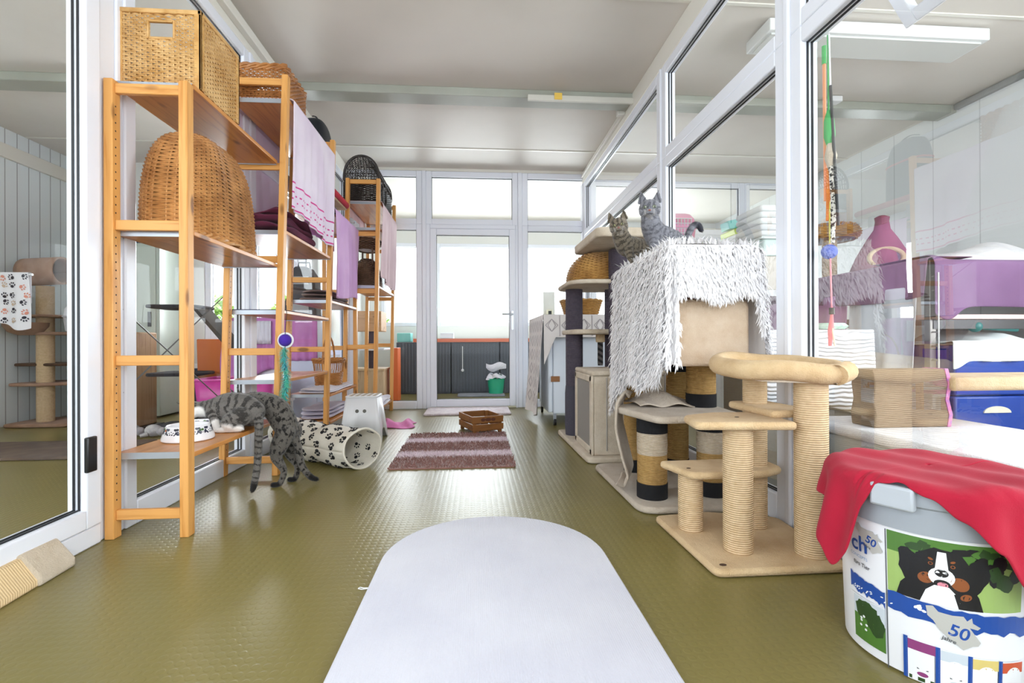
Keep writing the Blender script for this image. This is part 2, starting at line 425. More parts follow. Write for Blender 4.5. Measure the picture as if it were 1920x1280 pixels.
M_sisal_dull = sisal_mat('ochre_sisal_rope', '#d4ae74', '#a07c48')
M_carpet_black = mat('black_carpet_band', '#141417', .95, bump=.6, bs=200, bd=.003)
M_white_plastic = mat('white_plastic', '#e9eaec', .35)
M_black_print = mat('black_print', '#1b1a1d', .7)

# ------------------------------------------------------------------ woven baskets: real strands around real stakes
def weave(mb, ring, rows, stakes, r=.0045, amp=.005, n=4, z0=0., z1=1., closed=True):
    """ring(t, a) -> (point, outward normal); t runs up the side, a runs round it"""
    per = stakes*2
    for i in range(rows):
        t = z0+(z1-z0)*(i+.5)/rows
        pts = []; jt = random.uniform(-.15, .15)
        for j in range(per if closed else per+1):
            p, nn = ring(t, j/per)
            w = amp*(1 if ((j//2+i) % 2) else -1)*(1 if j % 2 else .25)
            pts.append(p+nn*w)
        mb.tube(pts, r*random.uniform(.85, 1.12), n, cap=not closed, closed=closed)
def stakes_of(mb, ring, count, r=.003, seg=12, n=5, z0=0., z1=1.):
    for j in range(count):
        mb.tube([ring(z0+(z1-z0)*i/seg, (j+.25)/count)[0] for i in range(seg+1)], r, n)
def rim_of(mb, ring, t, r, n=8, seg=48, twist=True, a0=0, a1=1):
    if not twist:
        mb.tube([ring(t, a0+(a1-a0)*j/seg)[0] for j in range(seg+(0 if a1-a0 >= 1 else 1))], r, n, closed=a1-a0 >= 1); return
    for ph in (0, pi):
        pts = []
        for j in range(seg*2+(0 if a1-a0 >= 1 else 1)):
            p, nn = ring(t, a0+(a1-a0)*j/(seg*2)); q = ph+j*.9
            pts.append(p+nn*cos(q)*r*.5+Vector((0, 0, sin(q)*r*.5)))
        mb.tube(pts, r*.62, 6, closed=a1-a0 >= 1)
def box_ring(x0, x1, y0, y1, z0, z1, rad=.02, taper=0.):
    base = rrect(0, 1, 0, 1, .08, 4)
    def ring(t, a):
        k = taper*(1-t)
        X0, X1, Y0, Y1 = x0+k, x1-k, y0+k, y1-k
        per = 2*((X1-X0)+(Y1-Y0)); d = (a % 1)*per
        L = [X1-X0, Y1-Y0, X1-X0, Y1-Y0]
        z = z0+(z1-z0)*t
        if d < L[0]: return Vector((X0+d, Y0, z)), Vector((0, -1, 0))
        d -= L[0]
        if d < L[1]: return Vector((X1, Y0+d, z)), Vector((1, 0, 0))
        d -= L[1]
        if d < L[2]: return Vector((X1-d, Y1, z)), Vector((0, 1, 0))
        d -= L[2]
        return Vector((X0, Y1-d, z)), Vector((-1, 0, 0))
    return ring
def dome_ring(cx, cy, z0, ax, ay, h, pw=2.6, sq=3.0, top=.985, bulge=0.):
    def ring(t, a):
        tt = t*top; s = max(1-tt**pw, 1e-5)**(1/pw)
        th = 2*pi*a; c, n_ = cos(th), sin(th)
        x = abs(c)**(2/sq)*(1 if c > 0 else -1)*ax*s; y = abs(n_)**(2/sq)*(1 if n_ > 0 else -1)*ay*s
        nn = Vector((c/ax, n_/ay, tt*.8/h)); nn.normalize()
        return Vector((cx+x, cy+y, z0+h*tt)), nn
    return ring

# ------------------------------------------------------------------ cloth
def cloth(name, fn, nu, nv, m, parent=None, o=(0, 0, 0), thick=.004, sub=1, paint=None):
    mb = MB(o); mb.grid(fn, nu, nv)
    if paint:
        k = 0
        for i in range(nu):
            for j in range(nv): mb.mi[k] = paint((i+.5)/nu, (j+.5)/nv); k += 1
    ob = mb.build(name, m, parent, smooth=180, solid=thick, sub=sub)
    return ob
def paw(mb, surf, u, v, size, ang, mi=1, lift=.0012):
    """a paw print laid onto surface surf(u,v)->(point, normal), u and v in metres"""
    old = mb.k; mb.k = mi
    def blob(cx, cy, rx, ry, rot=0, n=9):
        pts = []
        for i in range(n):
            t = 2*pi*i/n; x, y = rx*cos(t), ry*sin(t)
            x, y = x*cos(rot)-y*sin(rot)+cx, x*sin(rot)+y*cos(rot)+cy
            x, y = (x*cos(ang)-y*sin(ang))*size, (x*sin(ang)+y*cos(ang))*size
            p, nn = surf(u+x, v+y); pts.append(p+nn*lift)
        mb.poly(pts)
    blob(0, -.18, .30, .24)
    for k, (x, y, r) in enumerate(((-.40, .10, .3), (-.15, .36, .1), (.15, .36, -.1), (.40, .10, -.3))): blob(x, y, .105, .165, r)
    mb.k = old
# ================================================================== PINE SHELVING ALONG THE LEFT GLASS
def lean_x(z, L): return L[0]+L[1]*z/2.25
def shelf_frame(root, o, y, xr, xf, h, rungs, L=(0, 0)):
    for x in (xr, xf):
        mb = MB(o); x0 = x+L[0]
        mb.prism([(x0, y, 0), (x0+.034, y, 0), (x0+.034, y+.044, 0), (x0, y+.044, 0)], (L[1]*h/2.25, 0, h))
        # rows of peg holes
        z = .15; mb.k = 1
        while z < h-.1:
            xx = x+lean_x(z, L); mb.poly([(xx+.0345, y+.014, z-.003), (xx+.0345, y+.02, z-.003), (xx+.0345, y+.02, z+.003), (xx+.0345, y+.014, z+.003)] if x == xr else [(xx-.0005, y+.014, z-.003), (xx-.0005, y+.014, z+.003), (xx-.0005, y+.02, z+.003), (xx-.0005, y+.02, z-.003)]); z += .032
        mb.build('post', [M_pine[2], M_black_print], root, bev=.003)
    for z in rungs:
        dx = lean_x(z, L)
        MB(o).box(xr+.034+dx, xf+dx+.001, y+.012, y+.032, z-.02, z+.02).build('rung', M_pine[0], root, bev=.003)
def shelf_board(root, o, y0, y1, x0, x1, z, dx=0, m=None):
    b = MB(o).box(x0+dx, x1+dx, y0, y1, z-.019, z).build('shelf', m or M_shelfwood, root, bev=.002)
    for ya, yb in ((y0-.003, y0), (y1, y1+.003)): MB(o).box(x0+dx+.004, x1+dx-.006, ya, yb, z-.024, z+.001).build('metal_edge', M_galv, b)
    return b
o1 = (-1.28, 3.3, 0)
SH1 = thing('pine_shelving', 'long orange pine shelving run along the left glass wall, with cats at its low shelf', 'shelving', o1)
LB = (-.026, .062); LC = (-.026, .062)
shelf_frame(SH1, o1, 1.985, -1.432, -1.155, 1.79, (.091, .693, 1.223, 1.757))
shelf_frame(SH1, o1, 2.862, -1.43, -1.137, 2.30, (.089, .71, 1.24, 1.775, 2.262), LB)
shelf_frame(SH1, o1, 3.785, -1.43, -1.137, 2.31, (.089, .71, 1.24, 1.775, 2.278), LC)
shelf_frame(SH1, o1, 4.665, -1.43, -1.148, 1.80, (.106, .71, 1.24, 1.77))
for z in (1.80, 1.21, .325): shelf_board(SH1, o1, 2.032, 2.855, -1.43, -1.122, z)
for z in (2.18, 1.415, .95, .545): shelf_board(SH1, o1, 2.912, 3.778, -1.43, -1.108, z, lean_x(z, LB))
for z in (1.79, 1.09, .363, .15): shelf_board(SH1, o1, 3.835, 4.66, -1.43, -1.115, z)
for (ya, za, yb, zb) in ((2.01, .95, 2.88, .43), (2.88, 1.02, 2.01, .51), (2.88, 1.85, 3.8, 1.30), (3.8, 1.85, 2.88, 1.30)):
    MB(o1).tube([(-1.437, ya, za), (-1.437, yb, zb)], .003, 6).build('brace_wire', M_wire, SH1)
o2 = (-1.07, 5.05, 0)
SH2 = thing('pine_shelving', 'shorter orange pine shelving in the far corner, holding the black hooded basket', 'shelving', o2)
LE = (.0, .042)
shelf_frame(SH2, o2, 4.59, -1.235, -.955, 2.29, (.09, .72, 1.24, 1.775, 2.262), LE)
shelf_frame(SH2, o2, 5.475, -1.235, -.955, 2.29, (.09, .73, 1.245, 1.775, 2.262), LE)
for z in (2.085, 1.84, 1.295, .125): shelf_board(SH2, o2, 4.637, 5.47, -1.235, -.925, z, lean_x(z, LE))

# ------------------------------------------------------------------ baskets on the shelving
def square_basket(name, label, x0, x1, y0, y1, z0, z1, m, rows, hole=False, frame=True, group=None):
    loc = ((x0+x1)/2, (y0+y1)/2, z0); t = thing(name, label, 'basket', loc, group)
    ring = box_ring(x0, x1, y0, y1, z0, z1)
    mb = MB(loc); per = 2*((x1-x0)+(y1-y0)); st = int(per/.021)
    if hole:
        hz0, hz1 = z1-.105, z1-.045; hx0, hx1 = x0+.125, x1-.105
        dz = (z1-z0)/rows
        for i in range(rows):
            tt = (i+.5)/rows; z = z0+tt*(z1-z0)
            full = not (hz0-.004 < z < hz1+.004)
            def seg(a0, a1, closed):
                pts = []; N = int((a1-a0)*st*2)
                for j in range(N if closed else N+1):
                    a = a0+(a1-a0)*j/N; p, nn = ring(tt, a)
                    J = int(round(a*st*2)); w = .0042*(1 if ((J//2+i) % 2) else -1)*(1 if J % 2 else .3)
                    pts.append(p+nn*w)
                mb.tube(pts, .0049*random.uniform(.85, 1.1), 4, cap=not closed, closed=closed)
            if full: seg(0, 1, True)
            else: seg((hx1-x0)/per, 1+(hx0-x0)/per, False)
    else: weave(mb, ring, rows, st, .0049, .0042)
    mb.build('woven_side', m, t, smooth=60)
    s = MB(loc)
    for j in range(st):
        a = (j+.25)/st
        if hole and ring(0, a)[1].y < -.5 and hx0 < ring(0, a)[0].x < hx1:
            s.tube([ring(0, a)[0], ring((hz0-z0)/(z1-z0), a)[0]], .003, 5); continue
        s.tube([ring(0, a)[0], ring(1, a)[0]], .003, 5)
    s.build('stakes', m, t)
    MB(loc).box(x0+.008, x1-.008, y0+.008, y1-.008, z0+.003, z0+.012).build('bottom', m, t)
    if frame:
        w = .022; k = .006; fm = mat('split_cane', '#d8ab68', .45, col2='#bd8a48', vs=20)
        for (px, py) in ((x0, y0), (x1, y0), (x1, y1), (x0, y1)):
            f = MB(loc); sx = 1 if px == x0 else -1; sy = 1 if py == y0 else -1
            f.box(min(px-sx*k, px+sx*w), max(px-sx*k, px+sx*w), min(py-sy*k, py+sy*.004), max(py-sy*k, py+sy*.004), z0, z1)
            f.box(min(px-sx*k, px+sx*.004), max(px-sx*k, px+sx*.004), min(py-sy*k, py+sy*w), max(py-sy*k, py+sy*w), z0, z1)
            f.build('corner_frame', fm, t, bev=.002)
        r = MB(loc)
        for a, b in (((x0, y0), (x1, y0)), ((x1, y0), (x1, y1)), ((x1, y1), (x0, y1)), ((x0, y1), (x0, y0))):
            xa, xb = min(a[0], b[0])-.008, max(a[0], b[0])+.008; ya, yb = min(a[1], b[1])-.008, max(a[1], b[1])+.008
            r.box(xa, xb, ya, yb, z1-.008, z1+.010)
        if hole:
            r.box(hx0-.008, hx0, y0-.008, y0+.006, hz0-.006, hz1+.006); r.box(hx1, hx1+.008, y0-.008, y0+.006, hz0-.006, hz1+.006); r.box(hx0, hx1, y0-.008, y0+.006, hz0-.01, hz0)
            r.box(hx0, hx1, y0-.008, y0+.006, hz1, hz1+.008)
        r.build('rim', mat('cane_rim', '#d9ae72', .45, col2='#c0904f', vs=24), t, bev=.003)
    else:
        r = MB(loc); rim_of(r, ring, 1.0, .016, seg=40); rim_of(r, ring, .93, .011, seg=40); r.build('rim', m, t)
    return t
square_basket('wicker_basket', 'square honey-coloured wicker basket with a handle slot, on top of the nearest shelf end', -1.448, -1.125, 2.085, 2.40, 1.803, 2.118, M_wick_light, 34, hole=True)
square_basket('wicker_basket', 'russet wicker basket behind the top rung, above the pink-hemmed towel', -1.40, -1.105, 2.935, 3.27, 2.183, 2.385, M_wick_warm, 17, frame=False)

# big dome cat cave
def dome_cave(loc, ax, ay, h):
    t = thing('wicker_cat_cave', 'large brown wicker dome cat cave on the second shelf of the nearest bay', 'cat cave', loc)
    ring = dome_ring(*loc, ax, ay, h, 3.0, 3.2, .975)
    mb = MB(loc); weave(mb, ring, 54, 44, .0049, .0036, z0=.01, z1=.97); mb.build('woven_shell', M_wick_mid, t, smooth=60)
    s = MB(loc); stakes_of(s, ring, 44, .0032, 16); s.build('stakes', M_wick_mid, t)
    r = MB(loc); rim_of(r, ring, .02, .014, seg=60); r.build('rim', M_wick_mid, t)
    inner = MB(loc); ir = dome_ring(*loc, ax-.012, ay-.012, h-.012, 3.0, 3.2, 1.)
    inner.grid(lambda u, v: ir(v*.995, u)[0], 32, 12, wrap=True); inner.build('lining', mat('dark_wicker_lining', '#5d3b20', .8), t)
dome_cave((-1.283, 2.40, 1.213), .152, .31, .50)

# dark hooded basket on the far unit
def hooded_basket(loc):
    t = thing('hooded_basket', 'black wicker pet basket with an arched openwork roof on top of the far shelving', 'basket', loc)
    ax, ay, h0, h1 = .165, .34, .22, .455
    ring = box_ring(loc[0]-ax, loc[0]+ax, loc[1]-ay, loc[1]+ay, loc[2], loc[2]+h0)
    mb = MB(loc); weave(mb, ring, 22, 58, .0048, .004); mb.build('woven_side', M_wick_black, t)
    s = MB(loc); stakes_of(s, ring, 58, .003, 2); s.build('stakes', M_wick_black, t)
    def arch(a, y, dr=0): return Vector((loc[0]-ax*cos(a)*(1+dr), y, loc[2]+h0+(h1-h0)*sin(a)**.8*(1+dr)))
    ro = MB(loc)
    for k in range(20):
        y = loc[1]-ay+2*ay*k/19
        ro.tube([arch(pi*i/14, y+.006*sin(i*2+k)) for i in range(15)], .0042, 4)
    for k in range(1, 12): ro.tube([arch(pi*k/12, loc[1]-ay+2*ay*i/30, .02*(1 if (i+k) % 2 else -1)) for i in range(31)], .004, 4)
    ro.build('arched_roof', M_wick_black, t)
    for y in (loc[1]-ay, loc[1]+ay):
        g = MB(loc)
        for x in [loc[0]-ax+2*ax*i/13 for i in range(1, 13)]:
            a = math.acos(max(-1, min(1, -(x-loc[0])/ax))); top = arch(a, y)
            g.tube([(x, y, loc[2]+h0), (x+.012, y, (loc[2]+h0+top.z)/2), (x, y, top.z)], .0032, 4)
        for zz in (.3, .6):
            g.tube([(loc[0]-ax*(1-zz*.35)+2*ax*(1-zz*.35)*i/20, y-.004*(-1)**i, loc[2]+h0+(h1-h0)*zz*.9) for i in range(21)], .0035, 4)
        g.tube([arch(pi*i/20, y) for i in range(21)], .011, 8)
        g.build('end_lattice', M_wick_black, t)
    r = MB(loc); rim_of(r, ring, 1.0, .014, seg=44); rim_of(r, ring, .02, .012, seg=44); r.build('rim', M_wick_black, t)
    d = MB(loc); cx = loc[0]+ax+.006
    d.tube([(cx, loc[1]-.12+.10*cos(q), loc[2]+.15+.12*sin(q)) for q in [2*pi*i/28 for i in range(28)]], .010, 8, closed=True)
    d.build('door_hoop', M_wick_black, t)
    MB(loc).box(loc[0]-ax+.01, loc[0]+ax-.01, loc[1]-ay+.01, loc[1]+ay-.01, loc[2]+.002, loc[2]+.012).build('bottom', M_wick_black, t)
hooded_basket((-1.075, 5.05, 2.088))

# two-tier dark wicker bed on the far unit's middle shelf
loc = (-1.07, 4.93, 1.297)
t = thing('wicker_cat_tower', 'dark woven cat igloo with an upper bowl, on the middle shelf of the far shelving', 'cat bed', loc)
ring = dome_ring(*loc, .135, .20, .30, 2.2, 2.2, .97)
mb = MB(loc); weave(mb, ring, 30, 34, .006, .005); mb.build('igloo', M_wick_dark, t)
mb = MB(loc); stakes_of(mb, ring, 34, .004); mb.build('stakes', M_wick_dark, t)
bowl = lambda tt, a: (Vector((loc[0]+(.09+.05*tt)*cos(2*pi*a), loc[1]+(.13+.07*tt)*sin(2*pi*a), loc[2]+.375+.09*tt)), Vector((cos(2*pi*a), sin(2*pi*a), 0)))
mb = MB(loc); weave(mb, bowl, 9, 26, .0055, .004); rim_of(mb, bowl, 1, .012, seg=30); mb.build('upper_bowl', M_wick_dark, t)
for sx, sy in ((1, 1), (-1, 1), (1, -1), (-1, -1)): MB(loc).tube([(loc[0]+sx*.07, loc[1]+sy*.1, loc[2]+.24), (loc[0]+sx*.07, loc[1]+sy*.1, loc[2]+.385)], .009, 8).build('support', M_wick_dark, t)
MB(loc).lathe([(0.001, .385), (.085, .385), (.115, .42), (.10, .445), (.05, .455), (.001, .457)], loc, 24, 1, 1.4).build('cushion', M_plush_white, t)

# ------------------------------------------------------------------ towels hung over the shelves
def towel_mat(name, c1, c2, vs=3):
    n = NT(name); v = n.obj()
    c = n.ramp(n.noise(v, vs, 3), [(.35, rgb(c1)), (.65, rgb(c2))])
    n.set(col=c, rough=.92, spec=.15, sheen=.08)
    n.put(n.b.inputs['Subsurface Weight'], 0.0)
    n.bump(n.noise(v, 420, 2, .7), .5, .0015); return n.m
M_tow_white = towel_mat('pale_pink_towel', '#eadfec', '#dfcfe2')
M_tow_pink = towel_mat('mauve_towel', '#d9b4dd', '#cda4d4')
M_tow_print = mat('magenta_print', '#d0408f', .9)
def fold(y, k, seed): return .012*sin(y*k+seed)+.008*sin(y*k*2.3+seed*2)+.006*sin(y*k*.6+1)
def hung_towel(name, label, y0, y1, xf, xb, zt, zf, zb, m, seed=0, printed=False, wob=1., dxz=0.):
    loc = (xf, (y0+y1)/2, zt)
    Lf, Lt, Lb = zt-zf, xf-xb, zt-zb
    tot = Lf+Lt+Lb
    def f(u, v):
        y = y0+(y1-y0)*u; d = v*tot
        if d < Lf:
            q = 1-d/Lf                      # q = 1 at the hem, 0 at the shelf edge
            zh = zf+.03*sin(u*4.2+seed)-.012*u
            z = zt-(zt-zh)*q
            x = xf+.012+dxz*q+wob*fold(y, 22, seed)*min(1, q*1.6)+.006*(1-q)
            y += (.02*sin(seed+u*3)-.03*(1-2*u)*.5)*q
            return Vector((x, y, z))
        d -= Lf
        if d < Lt: return Vector((xf+.008-d, y, zt+.006+.003*sin(u*20+seed)))
        d -= Lt; q = d/Lb
        return Vector((xb-.012+wob*.6*fold(y, 19, seed+2)*q, y, zt-q*Lb+.05*q*sin(u*3)))
    nu, nv = 46, 60
    pr = None
    if printed:
        def pr(u, v):
            d = v*tot
            if .155 < d < .166 or .012 < d < .017: return 1
            if (.10 < d < .112 and sin(u*150) > .1) or (.055 < d < .065 and sin(u*130+1) > .25): return 1
            return 0
        nv = 170; nu = 90
    ob = cloth(name, f, nu, nv, [m, M_tow_print], None, loc, .005, 0 if printed else 1, pr)
    return tag(ob, label, 'towel')
hung_towel('towel', 'white-pink towel with magenta stitched hem hung from the tallest shelf', 2.935, 3.765, -1.075, -1.425, 2.186, 1.525, 1.50, M_tow_white, 1, True, .9, -.015)
hung_towel('towel', 'plain mauve towel hung from the shelf bay behind the pink-hemmed one', 3.86, 4.64, -1.098, -1.30, 1.812, 1.15, 1.60, M_tow_pink, 4, False, 1.2)
hung_towel('towel', 'pale pink waffle towel hanging below the black hooded basket', 4.67, 5.455, -.882, -1.20, 2.09, 1.36, 1.95, towel_mat('pale_pink_waffle', '#e6cfd4', '#dcc2ca'), 8, False, .9, -.02)

# folded and loose cloths on shelves
def folded(name, label, x0, x1, y0, y1, z0, layers, th, m, seed, cat='blanket', droop=0., wav=.012):
    loc = ((x0+x1)/2, (y0+y1)/2, z0); t = thing(name, label, cat, loc)
    mb = MB(loc)
    for k in range(layers):
        zz = z0+th*(k+.5); s = 1-.04*k
        pts = []
        cx, cy = (x0+x1)/2, (y0+y1)/2; wx, wy = (x1-x0)/2*s, (y1-y0)/2*s
        def f(u, v, zz=zz, k=k):
            a = 2*pi*u; e = 5.
            c, sn = cos(a), sin(a)
            px = abs(c)**(2/e)*(1 if c > 0 else -1); py = abs(sn)**(2/e)*(1 if sn > 0 else -1)
            r = min(1., sin(pi*min(max(v, .0), 1.))**.35) if 0 < v < 1 else 0.0
            hz = -cos(pi*v)*th*.5
            x = cx+px*wx*r+.006*sin(seed+k*2+py*5); y = cy+py*wy*r+.006*sin(seed*2+k+px*4)
            w = wav*nz((x*9, y*9, k*3.), 1, seed)*(.3+.7*k/max(1, layers-1)) if hz > -th*.2 else 0
            if droop and x > cx: hz -= droop*max(0, (x-cx)/wx-.75)*4*max(0, r-.6)
            return Vector((x, y, max(zz+hz+w, z0+.001 if not droop else zz+hz-.2)))
        mb.grid(f, 40, 12, wrap=True)
    mb.build('folded_layers', m, t, smooth=180, sub=1)
    return t
M_maroon = towel_mat('maroon_blanket', '#7a3a52', '#5c2840')
folded('folded_blanket', 'dark maroon blanket bunched on the shelf under the pink-hemmed towel', -1.40, -1.16, 3.02, 3.74, 1.417, 4, .045, M_maroon, 2, wav=.05)
M_cloth_white = towel_mat('white_cotton', '#eceaf1', '#dcd9e6')
folded('folded_cloth', 'rumpled white cloth on the low shelf under the handled wicker basket', -1.40, -1.12, 3.86, 4.63, .365, 2, .016, M_cloth_white, 5, 'cloth', wav=.03)
folded('folded_blanket', 'pale lilac blanket folded on the bottom shelf behind the white stool', -1.40, -1.15, 3.9, 4.6, .152, 3, .028, towel_mat('lilac_grey_blanket', '#d5d1de', '#bfb9cc'), 6, wav=.02)
folded('folded_cloth', 'white cloth spilling over the bottom shelf of the far shelving', -1.20, -.90, 4.72, 5.40, .127, 2, .03, M_cloth_white, 7, 'cloth', wav=.05)
folded('folded_blanket', 'white fleece laid under the dark woven igloo on the far shelving', -1.22, -.92, 4.66, 5.45, 1.296, 1, .012, M_plush_white, 3, wav=.01)
folded('folded_blanket', 'taupe fleece folded on the shelf behind the mauve towel', -1.40, -1.14, 3.9, 4.6, 1.092, 3, .032, towel_mat('taupe_fleece', '#8d7c78', '#6f605f'), 9, wav=.02)
def flat_mat(name, label, x0, x1, y0, y1, z0, th, m, r=.02, cat='mat', group=None):
    loc = ((x0+x1)/2, (y0+y1)/2, z0); mb = MB(loc)
    mb.prism([(x, y, z0) for x, y in rrect(x0, x1, y0, y1, r)], (0, 0, th))
    return tag(mb.build(name, m, None, bev=min(.004, th*.4)), label, cat, group)
M_navy = fabric('navy_felt', '#2a3150', '#1f2440')
flat_mat('shelf_mat', 'thin navy mat on the shelf at mid height beside the glass post', -1.43, -1.125, 2.93, 3.76, .951, .006, M_navy)
flat_mat('shelf_mat', 'charcoal mat lying on the shelf top under the mauve towel', -1.41, -1.112, 3.86, 4.64, 1.791, .010, fabric('charcoal_felt', '#3c3b44'))

# black and red things on the mauve towel's shelf
loc = (-1.26, 4.22, 1.802)
t = thing('cat_perch', 'beige cat perch with red padded rim on the shelf above the mauve towel', 'cat perch', loc)
MB(loc).box(-1.40, -1.16, 3.92, 4.52, 1.965, 1.99).build('platform', M_plush_beige, t, bev=.01)
mb = MB(loc); pts = [(x, y, 2.0) for x, y in rrect(-1.40, -1.155, 3.915, 4.525, .06, 5)]
mb.tube(pts, .026, 10, closed=True); mb.build('padded_rim', fabric('red_fleece', '#c8243a', '#a81c33'), t)
for y in (4.0, 4.42): MB(loc).box(-1.33, -1.23, y-.03, y+.03, 1.802, 1.965).build('leg', fabric('grey_felt', '#9a9a9c'), t, bev=.01)
loc = (-1.275, 4.04, 1.99)
t = thing('pet_carrier', 'rounded black pet carrier bag with red trim high behind the pink-hemmed towel', 'pet carrier', loc)
ring = dome_ring(*loc, .105, .19, .57, 4, 3., 1.)
mb = MB(loc); mb.grid(lambda u, v: ring(v*.998, u)[0], 40, 20, wrap=True); mb.build('body', fabric('black_nylon', '#26282e', '#1c1d22', rough=.6), t, smooth=180)
mb = MB(loc)
for tt in (.06, .62): mb.tube([ring(tt, i/48)[0] for i in range(48)], .009, 8, closed=True)
mb.build('trim', fabric('red_piping', '#c4202e'), t)
loc2 = loc; mb = MB(loc); mb.tube([(loc[0], loc[1]-.1+.2*i/12, loc[2]+.565+.03*sin(pi*i/12)) for i in range(13)], .008, 8, flat=.5); mb.build('carry_strap', fabric('black_webbing', '#222329'), t)

# handled wicker basket on the low shelf
loc = (-1.27, 4.32, .40)
t = thing('handled_basket', 'oval brown wicker basket with a tall hoop handle on the low shelf', 'basket', loc)
def hb(tt, a):
    s = .80+.20*tt; th = 2*pi*a
    return Vector((loc[0]+.125*s*cos(th), loc[1]+.17*s*sin(th), loc[2]+.215*tt)), Vector((cos(th), sin(th), 0))
mb = MB(loc); weave(mb, hb, 12, 28, .005, .004, z0=0, z1=.48); weave(mb, hb, 4, 28, .005, .004, z0=.86, z1=1.0); mb.build('woven_side', M_wick_warm, t)
mb = MB(loc); stakes_of(mb, hb, 34, .0035, 8); mb.build('stakes', M_wick_warm, t)
mb = MB(loc); rim_of(mb, hb, 1, .013, seg=36); rim_of(mb, hb, .02, .010, seg=36); mb.build('rim', M_wick_warm, t)
mb = MB(loc)
for ph in (0, 2.1, 4.2):
    mb.tube([(loc[0]+.004*cos(i*.8+ph), loc[1]-.17*cos(pi*i/30)+.004*sin(i*.8+ph), loc[2]+.19+.225*sin(pi*i/30)) for i in range(31)], .005, 6)
mb.build('handle', M_wick_warm, t)
MB(loc).lathe([(.001, .01), (.10, .01), (.115, .07), (.09, .115), (.03, .125), (.001, .127)], loc, 20, 1, 1.35).build('liner', M_cloth_white, t, sub=1)

# feather toy hanging from the second post
loc = (-1.075, 2.855, .79)
t = thing('cat_toy', 'purple ball toy with a long teal fluffy tail hanging from a shelf post', 'cat toy', loc)
mb = MB(loc); mb.sphere((loc[0], loc[1]-.02, .775), .034, 12); mb.build('ball', fabric('violet_felt', '#4b2fa0'), t)
MB(loc).tube([(loc[0]+.0395*cos(2*pi*i/30), loc[1]-.012, .775+.0395*sin(2*pi*i/30)) for i in range(30)], .006, 8, closed=True).build('white_ring', M_white_plastic, t)
mb = MB(loc)
for i in range(1500):
    z = .735-.30*random.random()**.9; a = random.uniform(0, 2*pi); c = Vector((loc[0]+.006*sin(z*25), loc[1]-.02, z))
    d = Vector((cos(a), sin(a), random.uniform(-1.0, .2))); d.normalize(); s = Vector((-sin(a), cos(a), 0))*.0026; e = c+d*random.uniform(.026, .042)
    mb.add([c+s, c-s, e-s*.4, e+s*.4], [(0, 1, 2, 3)])
n = NT('teal_feather'); n.set(col=n.ramp(n.noise(n.obj(), 22, 2), [(.35, rgb('#35b8c8')), (.6, rgb('#5ad0b0'))]), rough=.8, sheen=.3)
mb.build('fluffy_tail', n.m, t, smooth=0)
MB(loc).tube([(loc[0], loc[1]-.02, .46), (loc[0], loc[1]-.02, .80), (loc[0]+.004, loc[1]-.006, .93), (loc[0], loc[1]-.002, .975)], .0018, 5).build('cord', M_black_print, t)
# ================================================================== THINGS ON THE CORRIDOR FLOOR
# white oval-ended rug
def rug_mat():
    n = NT('white_tufted_cotton'); v = n.obj()
    rows = n.n('TexWave', {'Vector': n.obj((1, .02, 1)), 'Scale': 55, 'Distortion': 1.5, 'Detail': 1}, bands_direction='X').outputs[1]
    f = n.noise(v, 170, 2, .7)
    c = n.ramp(n.noise(v, 3, 4), [(.35, rgb('#d2d2dc')), (.7, rgb('#c6c6d3'))])
    n.set(col=c, rough=.95, spec=.1, sheen=.3); n.bump(n.math('ADD', n.math('MULTIPLY', rows, .3), f), .5, .003); return n.m
loc = (.065, 1.2, 0); mb = MB(loc); hw = .392; pts = []
for i in range(33):
    t_ = pi*i/32; pts.append((.065+hw*cos(t_), 1.69+.392*sin(t_)))
pts += [(.065-hw*1.03, 1.05), (.065-hw*1.03, .62)]
for i in range(1, 16): pts.append((.065-hw*cos(pi*i/16)*1.03, .62-.39*sin(pi*i/16)))
pts += [(.065+hw*1.03, .62), (.065+hw*1.0, 1.05)]
mb.prism([(x, y, 0) for x, y in pts], (0, 0, .012))
r = tag(mb.build('rug', rug_mat(), None, bev=.005, seg=3), 'large white rug with a rounded end in the foreground', 'rug')
MB(loc).tube([(-.325, 1.52, .005), (-.345, 1.522, .004), (-.358, 1.53, .003), (-.362, 1.522, .003), (-.350, 1.516, .003), (-.33, 1.519, .004)], .0014, 5).build('loose_thread', M_white_plastic, r)

